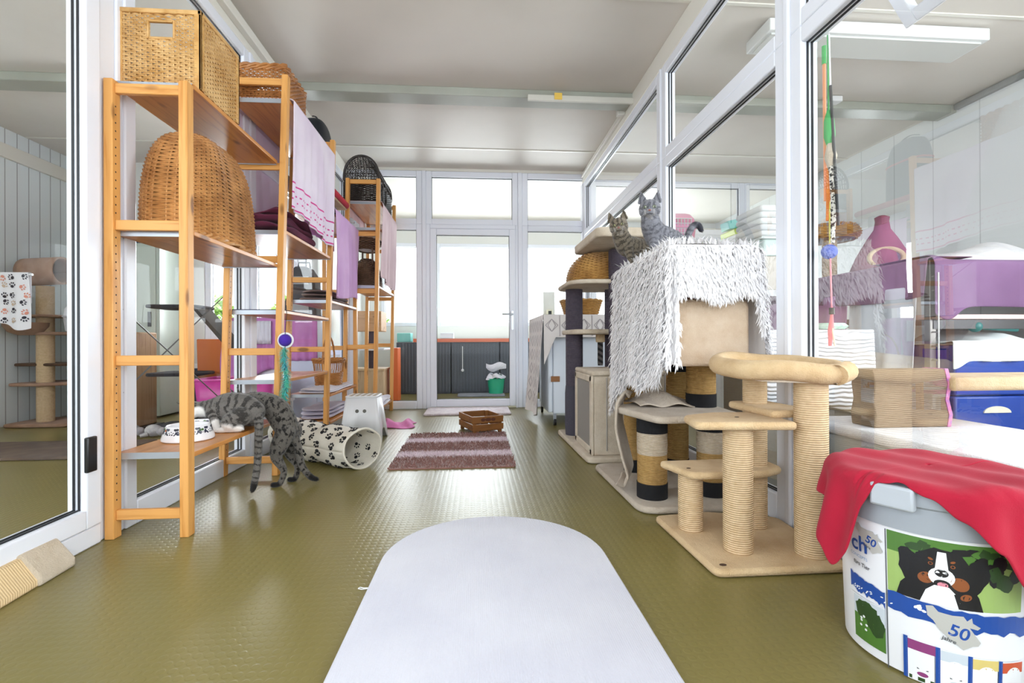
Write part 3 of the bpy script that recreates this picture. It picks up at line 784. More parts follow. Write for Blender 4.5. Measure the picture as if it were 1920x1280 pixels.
# striped brown rug: a pile of short tufts on a backing, colour bands across
def stripe_rug():
    loc = (-.135, 3.48, 0); x0, x1, y0, y1 = -.52, .243, 2.93, 4.04
    n = NT('brown_striped_pile'); y = n.n('SeparateXYZ', {'Vector': n.obj()}).outputs[1]
    w = n.math('ADD', y, n.math('MULTIPLY', n.math('SUBTRACT', n.noise(n.obj(), 40, 2), .5), .05))
    b0, b1 = rgb('#966c64'), rgb('#a88279'); l0 = rgb('#e2d2da')
    def pulse(c0, hw):
        return n.n('MapRange', {'Value': n.math('ABSOLUTE', n.math('SUBTRACT', w, c0)), 'From Min': hw*.6, 'From Max': hw*1.25, 'To Min': 1., 'To Max': 0.}).outputs[0]
    c = n.mix(n.noise(n.obj(), 160, 2), b0, b1); c = n.mix(n.noise(n.obj(), 5, 3), c, rgb('#8a6059'))
    c = n.mix(pulse(.265, .085), c, l0); c = n.mix(pulse(-.195, .085), c, l0)
    n.set(col=c, rough=.95, spec=.1, sheen=.4)
    mb = MB(loc); mb.prism([(x, yy, 0) for x, yy in rrect(x0, x1, y0, y1, .015)], (0, 0, .008))
    r = tag(mb.build('striped_rug', n.m, None), 'brown shaggy rug with two pale pink stripes in the middle of the floor', 'rug')
    p = MB(loc)
    for i in range(9000):
        x, yy = random.uniform(x0-.004, x1+.004), random.uniform(y0-.004, y1+.004); h = random.uniform(.012, .022)
        dx, dy = random.uniform(-.008, .008), random.uniform(-.012, .006); a = random.uniform(0, pi); wx, wy = .0032*cos(a), .0032*sin(a)
        p.add([(x-wx, yy-wy, .004), (x+wx, yy+wy, .004), (x+dx+wx*.5, yy+dy+wy*.5, h), (x+dx-wx*.5, yy+dy-wy*.5, h)], [(0, 1, 2, 3)])
    p.build('pile', n.m, r, smooth=0, kind='stuff')
stripe_rug()
# doormat at the far door
n = NT('pinkish_white_shag'); v = n.obj()
n.set(col=n.ramp(n.noise(v, 28, 4), [(.35, rgb('#e3d8dc')), (.65, rgb('#cdbfc8'))]), rough=.95, sheen=.4); n.bump(n.noise(v, 90, 3), .9, .012)
loc = (-.07, 5.3, 0); mb = MB(loc); mb.prism([(x, y, 0) for x, y in rrect(-.535, .375, 5.03, 5.56, .03)], (0, 0, .022))
tag(mb.build('doormat', n.m, None, bev=.008), 'pinkish white mat in front of the far glass door', 'mat')

# wooden crate
M_crate = wood_mat('brown_stained_crate', '#8a5a2c', '#6b4220', 0, False, .55, .6)
M_crate_d = mat('scorched_emblem', '#5a3220', .7)
def crate():
    loc = (.045, 4.185, 0)
    t = thing('wooden_crate', 'small brown slatted wooden crate on the floor by the striped rug', 'crate', loc)
    w, d, z0 = .262, .345, .022
    x0, x1, y0, y1 = loc[0]-w/2, loc[0]+w/2, loc[1]-d/2, loc[1]+d/2
    for sx in (x0+.004, x1-.032):
        for sy in (y0+.004, y1-.032): MB(loc).box(sx, sx+.028, sy, sy+.028, 0, .145).build('corner_post', M_crate, t, bev=.002)
    for za, zb in ((.032, .080), (.092, .145)):
        for (a, b, c, e) in ((x0-.006, x1+.006, y0-.008, y0+.004), (x0-.006, x1+.006, y1-.004, y1+.008), (x0-.008, x0+.004, y0, y1), (x1-.004, x1+.008, y0, y1)):
            mb = MB(loc); mb.box(a, b, c, e, za, zb)
            if c < y0 and za > .09:
                mb.k = 1
                for cx, sx in ((loc[0]-.045, .02), (loc[0], .028), (loc[0]+.045, .02)):
                    mb.poly([(cx+sx*cos(q)*(1+.12*sin(5*q)), y0-.0085, .118+.014*sin(q)) for q in [2*pi*i/14 for i in range(14)]])
            mb.build('side_slat', [M_crate, M_crate_d], t, bev=.0015)
    for k in range(4):
        xa = x0+.008+k*(w-.016)/4; MB(loc).box(xa, xa+(w-.016)/4-.008, y0+.005, y1-.005, z0, z0+.009).build('bottom_slat', M_crate, t, bev=.001)
    t.rotation_euler[2] = radians(20)
crate()

# white step stool
def stool():
    loc = (-.875, 3.90, 0)
    t = thing('step_stool', 'white plastic step stool with two round eye holes, behind the paw print tunnel', 'stool', loc)
    def corner(sx, sy, z):
        k = 1-z/.35; return Vector((loc[0]+sx*(.115+.045*k), loc[1]+sy*(.10+.045*k), z))
    M_hole = mat('grey_hole', '#6d6c66', .8)
    mb = MB(loc)
    N = 14
    def pnl(a, b, front):
        # a panel with an arch cut from the bottom
        cols = []
        for i in range(N+1):
            u = i/N; arch = .0
            q = (u-.5)/.33
            if abs(q) < 1: arch = .085*(1-q**4)
            cols.append((corner(a[0]+(b[0]-a[0])*u, a[1]+(b[1]-a[1])*u, arch), corner(a[0]+(b[0]-a[0])*u, a[1]+(b[1]-a[1])*u, .335)))
        vs = []; fs = []
        for lo, hi in cols: vs += [lo, hi]
        for i in range(N): fs.append((2*i, 2*i+2, 2*i+3, 2*i+1))
        return vs, fs
    for a, b in (((-1, -1), (1, -1)), ((1, -1), (1, 1)), ((1, 1), (-1, 1)), ((-1, 1), (-1, -1))):
        mb.add(*pnl(a, b, a[1] == b[1] == -1))
    body = mb.build('body', M_white_plastic, t, smooth=30, solid=.006, off=-1)
    for dx in (-.028, .028):
        c = (loc[0]+dx, corner(0, -1, .235).y-.0015, .235)
        MB(loc).prism([(c[0]+.0135*cos(q), c[1]-.0008-.0042*sin(q)*0-(.0135*sin(q))*-.13, c[2]+.0135*sin(q)) for q in [2*pi*i/20 for i in range(20)]], (0, -.001, 0)).build('eye_hole', M_hole, body)
    tp = MB(loc); tp.prism([(x, y, .335) for x, y in rrect(loc[0]-.122, loc[0]+.122, loc[1]-.108, loc[1]+.108, .02)], (0, 0, .014))
    top = tp.build('top', M_white_plastic, t, bev=.004)
    g = mat('beige_grip', '#b5aa96', .8)
    for k in range(5):
        x = loc[0]-.092+k*.044; MB(loc).box(x, x+.022, loc[1]-.10, loc[1]+.10, .349, .3505).build('grip_strip', g, top)
stool()

# pink cloth dropped on the floor
loc = (-.73, 4.5, 0)
def pk(u, v):
    x = -.86+.30*u+.02*sin(v*7); y = 4.33+.30*v+.03*sin(u*6)
    e = min(u, 1-u, v, 1-v); z = .004+min(1, e*6)*(.03+.03*nz((x*9, y*9, 1), 1, 3)+.025*sin(x*28+y*11))
    return Vector((x, y, max(.004, z)))
tag(cloth('pink_cloth', pk, 34, 34, towel_mat('bright_pink_fleece', '#ee9fd0', '#e487c2'), None, loc, .006), 'crumpled bright pink cloth on the floor to the right of the white stool', 'cloth')

# paw print play tunnel
def tunnel():
    A, B = Vector((-.675, 2.97, 0)), Vector((-1.15, 3.41, 0)); R = .122
    loc = tuple(A); ax = (B-A); L = ax.length; ax.normalize(); side = Vector((-ax.y, ax.x, 0)); L = .86
    n = NT('cream_crinkle_fabric'); n.set(col=n.ramp(n.noise(n.obj(), 6, 3), [(.4, rgb('#e6e0d2')), (.65, rgb('#d9d2c2'))]), rough=.85, sheen=.3)
    n.bump(n.noise(n.obj(), 28, 4, .6), .35, .012)
    def surf(u, v):                      # u along, v round (metres)
        a = v/R; k = u/L
        rr = R*(1+.05*sin(u*22+2*sin(a))+.055*nz((u*9, cos(a)*1.6, sin(a)*1.6), 1, 2)-.10*math.exp(-((u-.36)/.05)**2)*(.5+.5*sin(a)))
        sag = .93 if sin(a) > .3 else 1
        off = side*(.05*sin(k*2.4))
        c = A+ax*u+off; c.z = R*1.0
        p = c+side*(rr*1.06*cos(a))+Vector((0, 0, max(rr*sin(a)*sag, -R+.004)))
        nn = side*cos(a)+Vector((0, 0, sin(a))); return p, nn
    t = thing('play_tunnel', 'cream fabric cat tunnel with black paw prints, lying behind the spotted cat', 'cat tunnel', loc)
    mb = MB(loc); mb.grid(lambda u, v: surf(u*L, v*2*pi*R)[0], 60, 48)
    random.seed(21)
    row = 0; u = .035
    while u < L-.02:
        v = (.03 if row % 2 else .075)
        while v < 2*pi*R-.02:
            paw(mb, surf, u+random.uniform(-.008, .008), v+random.uniform(-.01, .01), .048, random.uniform(0, 6.3), lift=.004); v += .088
        u += .068; row += 1
    mb.build('fabric_tube', [n.m, M_black_print], t, smooth=80, solid=.003, off=-1)
    mb = MB(loc); mb.grid(lambda u, v: surf(u*.3, v*2*pi*R)[0]-surf(u*.3, v*2*pi*R)[1]*.006, 14, 48)
    for i in range(26):
        u, v = random.uniform(.02, .26), random.uniform(0, 2*pi*R)
        paw(mb, lambda a, b: (surf(a, b)[0]-surf(a, b)[1]*.006, -surf(a, b)[1]), u, v, .046, random.uniform(0, 6.3), lift=.003)
    mb.build('lining', [n.m, M_black_print], t, smooth=80)
    MB(loc).tube([surf(.004, 2*pi*R*i/48)[0] for i in range(48)], .0065, 8, closed=True).build('mouth_hoop', n.m, t)
tunnel()

# food bowls on the low shelf, printed with bones and skulls
def bowl(name, label, loc, seed):
    t = thing(name, label, 'bowl', loc, 'printed food bowls')
    R0, R1, h = .103, .082, .068
    mb = MB(loc); mb.lathe([(R0-.006, 0), (R0, .004), (R0, .012), (R1+.004, h-.004), (R1, h), (R1-.006, h-.003), (R1-.012, .03), (.001, .02)], loc, 48)
    rnd = random.Random(seed)
    def surf(u, v):
        a = u/.092; k = v/h; r = R0+(R1+.004-R0)*k
        return Vector((loc[0]+r*cos(a), loc[1]+r*sin(a), loc[2]+v)), Vector((cos(a), sin(a), .3))
    cols = [rgb('#1d1f3a'), rgb('#c8641e'), rgb('#5c8c3c'), rgb('#8c4a8c'), rgb('#17171c')]
    def blot(u, v, pts, k):
        mb.k = k; mb.poly([surf(u+x, v+y)[0]+surf(u+x, v+y)[1]*.0012 for x, y in pts])
    N = 14
    for i in range(N):
        u0 = 2*pi*.092*i/N
        if i % 2 == 0:      # skull: dark ring of dots and face marks
            for q in range(8): blot(u0+.014*cos(q*pi/4), .034+.013*sin(q*pi/4), [(.0026*cos(w), .0026*sin(w)) for w in [2*pi*j/7 for j in range(7)]], 5)
            for dx, dy, r in ((-.005, .036, .0034), (.005, .036, .0034), (0, .030, .0022), (-.004, .026, .0018), (.004, .026, .0018)): blot(u0+dx, dy, [(r*cos(w), r*sin(w)) for w in [2*pi*j/8 for j in range(8)]], 5)
            for sx in (-1, 1):
                for sy in (-1, 1): blot(u0+sx*.019, .034+sy*.021, [(.006*cos(w)+sx*.003*cos(2*w), .0045*sin(w)) for w in [2*pi*j/10 for j in range(10)]], 1)
        else:               # crossed bones and coloured flowers
            for uu in (-.020, .020):
                for vv in (.012, .057): blot(u0+uu, vv, [(.011*cos(w), .006*sin(w)*(1+.4*cos(2*w))) for w in [2*pi*j/14 for j in range(14)]], 1 if uu*vv > 0 else 5)
            for ang in (.7, -.7):
                ca, sa = cos(ang), sin(ang); pts = [(-.02, -.003), (-.012, -.0015), (.012, -.0015), (.02, -.004), (.022, 0), (.02, .004), (.012, .0015), (-.012, .0015), (-.02, .004)]
                blot(u0, .036, [(x*ca-y*sa, x*sa+y*ca) for x, y in pts], 1)
            for sx in (-.016, .016): blot(u0+sx, .034, [(.010*cos(w), .013*sin(w)*(1+.35*cos(3*w))) for w in [2*pi*j/18 for j in range(18)]], 1)
            for k in range(9): blot(u0+rnd.uniform(-.018, .018), rnd.choice((.014, .054))+rnd.uniform(-.004, .004), [(.0052*cos(w)*(1+.2*sin(5*w)), .0052*sin(w)*(1+.2*sin(5*w))) for w in [2*pi*j/15 for j in range(15)]], rnd.randint(1, 5))
    mb.build('bowl_body', [mat('white_glaze', '#eeeef2', .2)]+[mat('bowl_print', c, .3) for c in cols], t, smooth=50)
    MB(loc).lathe([(.001, .034), (.05, .036), (.069, .034)], loc, 24).build('cat_food', mat('brown_kibble', '#6b4a2c', .9, bump=.8, bs=150, bd=.004), t)
bowl('food_bowl', 'printed white food bowl nearest the camera on the low shelf', (-1.295, 2.295, .326), 3)
bowl('food_bowl', 'printed white food bowl the grey cat is eating from', (-1.335, 2.525, .326), 5)

# sisal scratching ramp, lower left corner
def scratcher():
    loc = (-1.40, 1.5, 0)
    t = thing('scratching_board', 'beige sisal scratching board with cream fur ends on the floor at lower left', 'scratcher', loc)
    a0 = Vector((-1.375, 1.77, 0)); d = Vector((.06, -1, 0)).normalized(); s = Vector((-1, -.06, 0)).normalized(); L = .75
    def shell(u0, u1, grow):
        mb = MB(loc); g = grow
        P = [(-g, 0), (-g, .022+g), (.048, .092+g), (.066, .092+g), (.07, 0)]
        mb.prism([a0+d*u0+s*x+Vector((0, 0, z)) for x, z in P], d*(u1-u0)); return mb
    n = NT('ribbed_sisal_cloth'); q = n.n('VectorMath', {0: n.obj(), 1: tuple(d)}, operation='DOT_PRODUCT').outputs['Value']
    w = n.math('ADD', n.math('MULTIPLY', n.math('SINE', n.math('MULTIPLY', q, 2*pi/.008)), .5), .5)
    n.set(col=n.mix(n.math('MULTIPLY', w, .5), rgb('#e2c79c'), rgb('#c3a271')), rough=.9); n.bump(w, .6, .002)
    shell(.10, L, 0).build('sisal_top', n.m, t, bev=.006)
    shell(.0, .15, .008).build('fur_end', M_plush_cream, t, bev=.014, seg=3)
scratcher()
# ================================================================== CAT TREES ON THE RIGHT
def slab(root, o, pts, z, th, m, name='platform', bev=.012):
    mb = MB(o); mb.prism([(x, y, z-th) for x, y in pts], (0, 0, th)); return mb.build(name, m, root, bev=bev, seg=3, smooth=60)
def rpoly(pts, r, n=4):
    out = []; N = len(pts)
    for i in range(N):
        p = Vector(pts[i]); a = (Vector(pts[i-1])-p).normalized(); b = (Vector(pts[(i+1) % N])-p).normalized()
        for k in range(n+1):
            t = k/n; q0 = p+a*r*(1-t); q1 = p+b*r*t
            q = (p+a*r)*(1-t)**2+p*2*t*(1-t)+(p+b*r)*t**2; out.append((q.x, q.y))
    return out
def post(root, o, x, y, z0, z1, r, m, name='scratching_post'):
    mb = MB(o); mb.lathe([(r*.98, z0), (r, z0+.01), (r*1.005, (z0+z1)/2), (r, z1-.01), (r*.98, z1)], (x, y, 0), 32, close=True); return mb.build(name, m, root, smooth=60)
# --- small tree in front
o = (1.0, 1.75, 0)
T = thing('cat_tree', 'small beige cat tree with stepped shelves and an oval bed on top, beside the bucket', 'cat tree', o)
slab(T, o, rpoly([(.748, 1.99), (.762, 1.488), (1.225, 1.488), (1.255, 1.93), (.99, 2.02)], .035), .028, .026, M_plush_tan, 'base')
post(T, o, .838, 1.835, .028, .245, .046, M_sisal)
post(T, o, .917, 1.632, .028, .46, .049, M_sisal)
post(T, o, 1.105, 1.84, .028, .625, .044, M_sisal)
post(T, o, 1.150, 1.58, .028, .65, .052, M_sisal)
slab(T, o, rpoly([(.745, 1.935), (.80, 1.735), (1.085, 1.735), (1.19, 1.79), (1.19, 1.95)], .03), .272, .028, M_plush_tan)
slab(T, o, rpoly([(.765, 1.74), (.735, 1.57), (1.08, 1.535), (1.095, 1.79), (.90, 1.80)], .03), .488, .028, M_plush_tan)
slab(T, o, rpoly([(1.04, 1.62), (1.215, 1.64), (1.20, 1.93), (1.03, 1.92)], .03), .515, .028, M_plush_tan)
# tag-like stains on the shelves
for (x, y, z, r) in ((.815, 1.80, .2725, .008), (.905, 1.62, .4885, .006), (.835, 1.505, .0285, .012)):
    pass
bp = rpoly([(.90, 1.82), (.925, 1.56), (1.18, 1.475), (1.262, 1.53), (1.245, 1.86), (1.05, 1.93)], .10, 8)
mb = MB(o)
cx, cy = sum(p[0] for p in bp)/len(bp), sum(p[1] for p in bp)/len(bp)
ring_ = [(cx+(x-cx)*.93, cy+(y-cy)*.93, .655+.06*(y-1.5)+.006*sin(x*20)) for x, y in bp]
mb.tube(ring_, .034, 14, closed=True, flat=1.); bed = mb.build('bed_rim', M_plush_tan, T)
mb = MB(o); mb.prism([(cx+(x-cx)*.93, cy+(y-cy)*.93, .62+.06*(y-1.5)) for x, y in bp], (0, 0, .03)); mb.build('bed_floor', M_plush_cream, T, bev=.012)
# stains
st = mat('dark_brown_label', '#4b3526', .8)
MB(o).prism([(.805+.012*cos(q), 1.525+.008*sin(q), .029) for q in [2*pi*i/12 for i in range(12)]], (0, 0, .0012)).build('burn_mark', st, T)
MB(o).prism([(.93+.008*cos(q), 1.66+.006*sin(q), .489) for q in [2*pi*i/12 for i in range(12)]], (0, 0, .0012)).build('burn_mark', st, T)
MB(o).prism([(.815+.008*cos(q), 1.80+.006*sin(q), .273) for q in [2*pi*i/12 for i in range(12)]], (0, 0, .0012)).build('burn_mark', st, T)

# --- big tree with black bands and the box under the shaggy throw
o = (1.0, 2.5, 0)
T = thing('cat_tree', 'big beige cat tree with black-banded posts under the white throw', 'cat tree', o)
slab(T, o, rpoly([(.70, 2.86), (.715, 2.06), (1.225, 2.05), (1.225, 2.86)], .09, 6), .032, .03, M_plush_greige, 'base')
M_worn = sisal_mat('worn_white_sisal', '#ddd0c0', '#b9a58a')
def banded(x, y, z0, z1, r, band=.07, lower=True, upper=True, worn=False):
    p = post(T, o, x, y, z0, z1, r, M_sisal_dull)
    if worn:
        mb = MB(o); mb.lathe([(r*1.01, z1-band-.10), (r*1.03, z1-band-.05), (r*1.02, z1-band)], (x, y, 0), 32); mb.build('worn_patch', M_worn, p)
    if lower: MB(o).lathe([(r*1.04, z0), (r*1.045, z0+band)], (x, y, 0), 32, close=True).build('black_band', M_carpet_black, p)
    if upper: MB(o).lathe([(r*1.04, z1-band), (r*1.045, z1)], (x, y, 0), 32, close=True).build('black_band', M_carpet_black, p)
banded(.828, 2.22, .032, .405, .068, worn=True)
banded(1.122, 2.23, .032, .405, .066, worn=True)
banded(.90, 2.68, .032, .66, .06)
banded(1.13, 2.35, .43, .665, .070, upper=False)
banded(1.14, 2.66, .032, .66, .06)
slab(T, o, rpoly([(.69, 2.40), (.78, 2.02), (1.20, 2.05), (1.22, 2.52), (.86, 2.56)], .05, 5), .435, .032, M_plush_greige)
# sagging hammock of plush in front of the posts
def hm(u, v):
    w = (v-.5)
    ctrl = [(.835, 2.54, .47), (.80, 2.50, .495), (.745, 2.46, .45), (.735, 2.44, .34), (.765, 2.43, .20), (.79, 2.42, .10), (.755, 2.38, .055), (.71, 2.36, .085)]
    k = u*(len(ctrl)-1); i = min(int(k), len(ctrl)-2); f = k-i
    p = Vector(ctrl[i])*(1-f)+Vector(ctrl[i+1])*f
    return p+Vector((.11*w, .26*w, 0))+Vector((0, 0, .012*sin(u*9+v*3)))
cloth('hanging_ramp', hm, 40, 14, M_plush_greige, T, o, .014)
def hm2(u, v):
    x = .80+.30*u; y = 2.30+.28*v; return Vector((x, y, .445+.055*sin(pi*min(1, u*1.05))*sin(pi*v)+.008*sin(u*12+v*5)))
cloth('loose_cover', hm2, 22, 18, M_plush_greige, T, o, .008)
# the box
bx0, bx1, by0, by1, bz0, bz1 = .865, 1.205, 2.06, 2.74, .655, 1.14
mb = MB(o); mb.box(bx0, bx1, by0+.025, by1, bz0, bz1); mb.build('box_house', M_plush_pinkbeige, T, bev=.03, seg=4)
fp = [(x, by0+.02, z) for x, z in rrect(bx0-.002, bx1+.002, bz0-.005, .945, .035, 5)]
mb = MB(o); mb.prism(fp, (0, -.035, 0)); mb.build('front_panel', M_plush_pinkbeige, T, bev=.014, seg=3)
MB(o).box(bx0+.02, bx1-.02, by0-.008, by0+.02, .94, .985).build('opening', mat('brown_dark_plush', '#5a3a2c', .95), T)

# the shaggy throw: a draped cloth and its tufts
def shaggy():
    loc = (1.03, 2.5, 1.16)
    t = thing('shaggy_throw', 'white long-pile throw draped over the box of the big cat tree', 'blanket', loc)
    zt = bz1+.022
    x0, x1, y0, y1 = .845, 1.228, 2.022, 2.78
    rnd = random.Random(5)
    # panels: top, left drop, front drop (arched hem), right drop - one sheet defined by outline
    # the sheet hangs round the box: s runs from the far left, round the front left corner, along the front, to the right side
    xl, xr, yf = x0-.012, x1+.012, y0-.012
    path = [(xl, y1), (xl, yf+.05), (xl+.006, yf+.02), (xl+.02, yf+.006), (xl+.05, yf), (xr-.05, yf), (xr-.02, yf+.006), (xr-.006, yf+.02), (xr, yf+.05), (xr, y0+.30)]
    cum = [0]
    for p, q in zip(path, path[1:]): cum.append(cum[-1]+sqrt((q[0]-p[0])**2+(q[1]-p[1])**2))
    S_ = cum[-1]; sc = cum[3]; sr = cum[6]
    def hem(s_):
        if s_ < sc+.012:
            k = s_/sc; return .79-.27*min(1, k*1.25)-.05*sin(k*2*pi)+.03*sin(k*3*pi+.5)+.012*sin(s_*40)
        L_ = .205+.016*sin(s_*28)
        if s_ > sr-.03: L_ += .30*min(1, (s_-sr+.03)/.05)
        return L_
    def panel(kind, u, v):
        if kind == 'top':
            return Vector((x0-.01+(x1-x0+.02)*u, y0-.01+(y1-y0+.01)*v, zt+.012+.006*sin(u*5+v*7))), Vector((0, 0, 1))
        s_ = u*S_; i = 0
        while i < len(cum)-2 and cum[i+1] < s_: i += 1
        f = (s_-cum[i])/(cum[i+1]-cum[i]); p = Vector(path[i]).lerp(Vector(path[i+1]), f); d = (Vector(path[i+1])-Vector(path[i])).normalized()
        nn = Vector((-d.y, d.x, 0)) if False else Vector((d.y, -d.x, 0))
        out = .018*v+.016*sin(s_*17)*v
        q = Vector((p.x, p.y, zt+.012-hem(s_)*v-.012*(1-(1-v)**2)))+nn*(out+.006)
        return q, nn+Vector((0, 0, .12))
    n = NT('white_shag'); n.set(col=rgb('#f1eff0'), rough=.8, sheen=.1, spec=.2)
    for kind, nu, nv, cnt in (('top', 16, 24, 1700), ('side', 150, 20, 15000)):
        mb = MB(loc); mb.grid(lambda u, v: panel(kind, u, v)[0], nu, nv); mb.build('backing', n.m, t, smooth=180)
        p = MB(loc)
        for i in range(cnt):
            u, v = rnd.random(), rnd.random()**.9
            b, nn = panel(kind, u, v); nn = nn.normalized()
            dn = Vector((rnd.uniform(-.4, .4), rnd.uniform(-.4, .4), -1))
            L = rnd.uniform(.026, .046)
            if kind == 'top': dn = Vector((rnd.uniform(-.8, .8), rnd.uniform(-.8, .8), .3))
            mid = b+nn*rnd.uniform(.010, .024)+dn*L*.4; end = mid+dn*L*.75+nn*rnd.uniform(-.004, .012)
            sd = dn.cross(nn); sd.normalize(); w = rnd.uniform(.0032, .0058)
            up = nn*w*.6
            p.add([b+sd*w, b-sd*w, mid+sd*w*1.1, mid+up, mid-sd*w*1.1, end], [(0, 2, 3), (0, 3, 1), (1, 3, 4), (2, 5, 3), (3, 5, 4)])
        p.build('pile', n.m, t, smooth=180, kind='stuff')
shaggy()

# --- tall tree at the back, grey posts
o = (.97, 3.45, 0)
T = thing('cat_tree', 'tall cream cat tree with grey posts and a seagrass dome, behind the throw', 'cat tree', o)
slab(T, o, rpoly([(.672, 3.95), (.69, 2.95), (1.215, 2.945), (1.215, 3.95)], .05), .04, .038, M_plush_cream, 'base')
post(T, o, .770, 3.72, .04, 1.165, .066, M_sisal_grey)
post(T, o, 1.08, 3.72, .04, 1.165, .066, M_sisal_grey)
post(T, o, 1.00, 3.32, .57, 1.40, .066, M_sisal_grey)
# carpet on the foot of the front post
MB(o).lathe([(.070, .04), (.074, .12), (.073, .36), (.068, .42)], (.770, 3.72, 0), 32).build('grey_carpet_sleeve', mat('dark_grey_carpet', '#4c4955', .95, bump=.9, bs=120, bd=.006), T)
# house
hx0, hx1, hy0, hy1, hz1 = .742, 1.205, 3.0, 3.50, .575
MB(o).box(hx0, hx1, hy0, hy1, .04, hz1-.03).build('cat_house', M_plush_cream, T, bev=.012)
slab(T, o, rpoly([(hx0-.012, hy0-.015), (hx1+.005, hy0-.015), (hx1+.005, hy1+.01), (hx0-.012, hy1+.01)], .02), hz1, .032, M_plush_cream, 'house_roof')
nmesh = NT('grey_scratch_mesh'); sp = n = nmesh
bk = n.n('TexChecker', {'Vector': n.obj(), 'Scale': 180., 'Color1': rgb('#9b958f'), 'Color2': rgb('#7c7671')}); n.set(col=bk.outputs[0], rough=.9); n.bump(bk.outputs[1], .5, .001)
MB(o).box(hx0-.006, hx0+.002, hy0+.06, hy1-.05, .085, hz1-.075).build('scratch_panel', nmesh.m, T)
mb = MB(o)
for ya, yb, za, zb in ((hy0-.004, hy0+.055, .04, hz1-.03), (hy1-.05, hy1+.004, .04, hz1-.03), (hy0, hy1, .04, .085), (hy0, hy1, hz1-.075, hz1-.03)): mb.box(hx0-.014, hx0+.004, ya, yb, za, zb)
mb.build('panel_border', M_plush_cream, T, bev=.008)
MB(o).tube([(hx0+.085, hy0-.002, .07), (hx0+.085, hy0-.002, .53)], .004, 6).build('seam', mat('seam_grey', '#a9a39c', .9), T)
# shelves
slab(T, o, rpoly([(.685, 3.90), (.70, 3.42), (1.205, 3.40), (1.205, 3.92)], .12, 6), .85, .035, M_plush_cream)
slab(T, o, rpoly([(.655, 3.92), (.66, 3.30), (1.205, 3.28), (1.205, 3.94)], .16, 6), 1.195, .03, M_plush_cream)
# seagrass dome sitting on the upper shelf, fixed to the tree
dl = (.955, 3.60, 1.197); ring = dome_ring(*dl, .255, .27, .235, 2.3, 2.4, .98)
mb = MB(o); weave(mb, ring, 24, 44, .0062, .005); mb.build('seagrass_dome', M_seagrass, T)
mb = MB(o); mb.grid(lambda u, v: ring(v*.99, u)[0], 36, 12, wrap=True); mb.build('dome_lining', mat('seagrass_lining', '#8a6436', .9), T, smooth=180)
# top tray
slab(T, o, rpoly([(.745, 3.62), (.755, 2.95), (1.205, 2.95), (1.205, 3.62)], .06, 5), 1.475, .06, M_plush_cream, 'top_tray')
# hanging rope toy
MB(o).lathe([(.028, .755), (.034, .76), (.034, .815), (.026, .815)], (.945, 3.60, 0), 20, close=True).build('rope_cuff', M_plush_beige, T)
nr = NT('black_and_grey_rope'); q = nr.n('SeparateXYZ', {'Vector': nr.obj()}).outputs
w = nr.math('SINE', nr.math('ADD', nr.math('MULTIPLY', q[2], 150.), nr.math('MULTIPLY', q[0], 90.)))
nr.set(col=nr.mix(nr.math('GREATER_THAN', w, 0.), rgb('#55504f'), rgb('#1d1b1c')), rough=.9); nr.bump(w, .8, .004)
MB(o).lathe([(.019, .58), (.021, .60), (.021, .76)], (.945, 3.60, 0), 16, close=True).build('hanging_rope', nr.m, T)

# --- trolley under a patterned cloth
o = (.95, 4.75, 0)
T = thing('cloth_covered_trolley', 'white trolley on castors under a pale patterned cloth, left of the tall cat tree', 'trolley', o)
M_trolley = mat('bluish_white_panel', '#dfe6f0', .4)
MB(o).box(.70, 1.22, 4.32, 5.25, .11, .98).build('cabinet', M_trolley, T, bev=.01)
MB(o).box(.655, .70, 4.33, 4.80, .12, .95).build('side_panel', M_trolley, T, bev=.012)
MB(o).box(.68, .76, 4.312, 4.322, .40, .45).build('leather_strap', mat('brown_leather', '#93633c', .6), T)
for x, y in ((.72, 4.36), (1.18, 4.36), (.72, 5.2), (1.18, 5.2)):
    c = MB(o).box(x-.012, x+.012, y-.02, y+.02, .05, .11).build('castor', M_galv, T, bev=.003)
    MB(o).tube([(x-.011, y, .034), (x+.011, y, .034)], .034, 16).build('wheel', M_black, c)
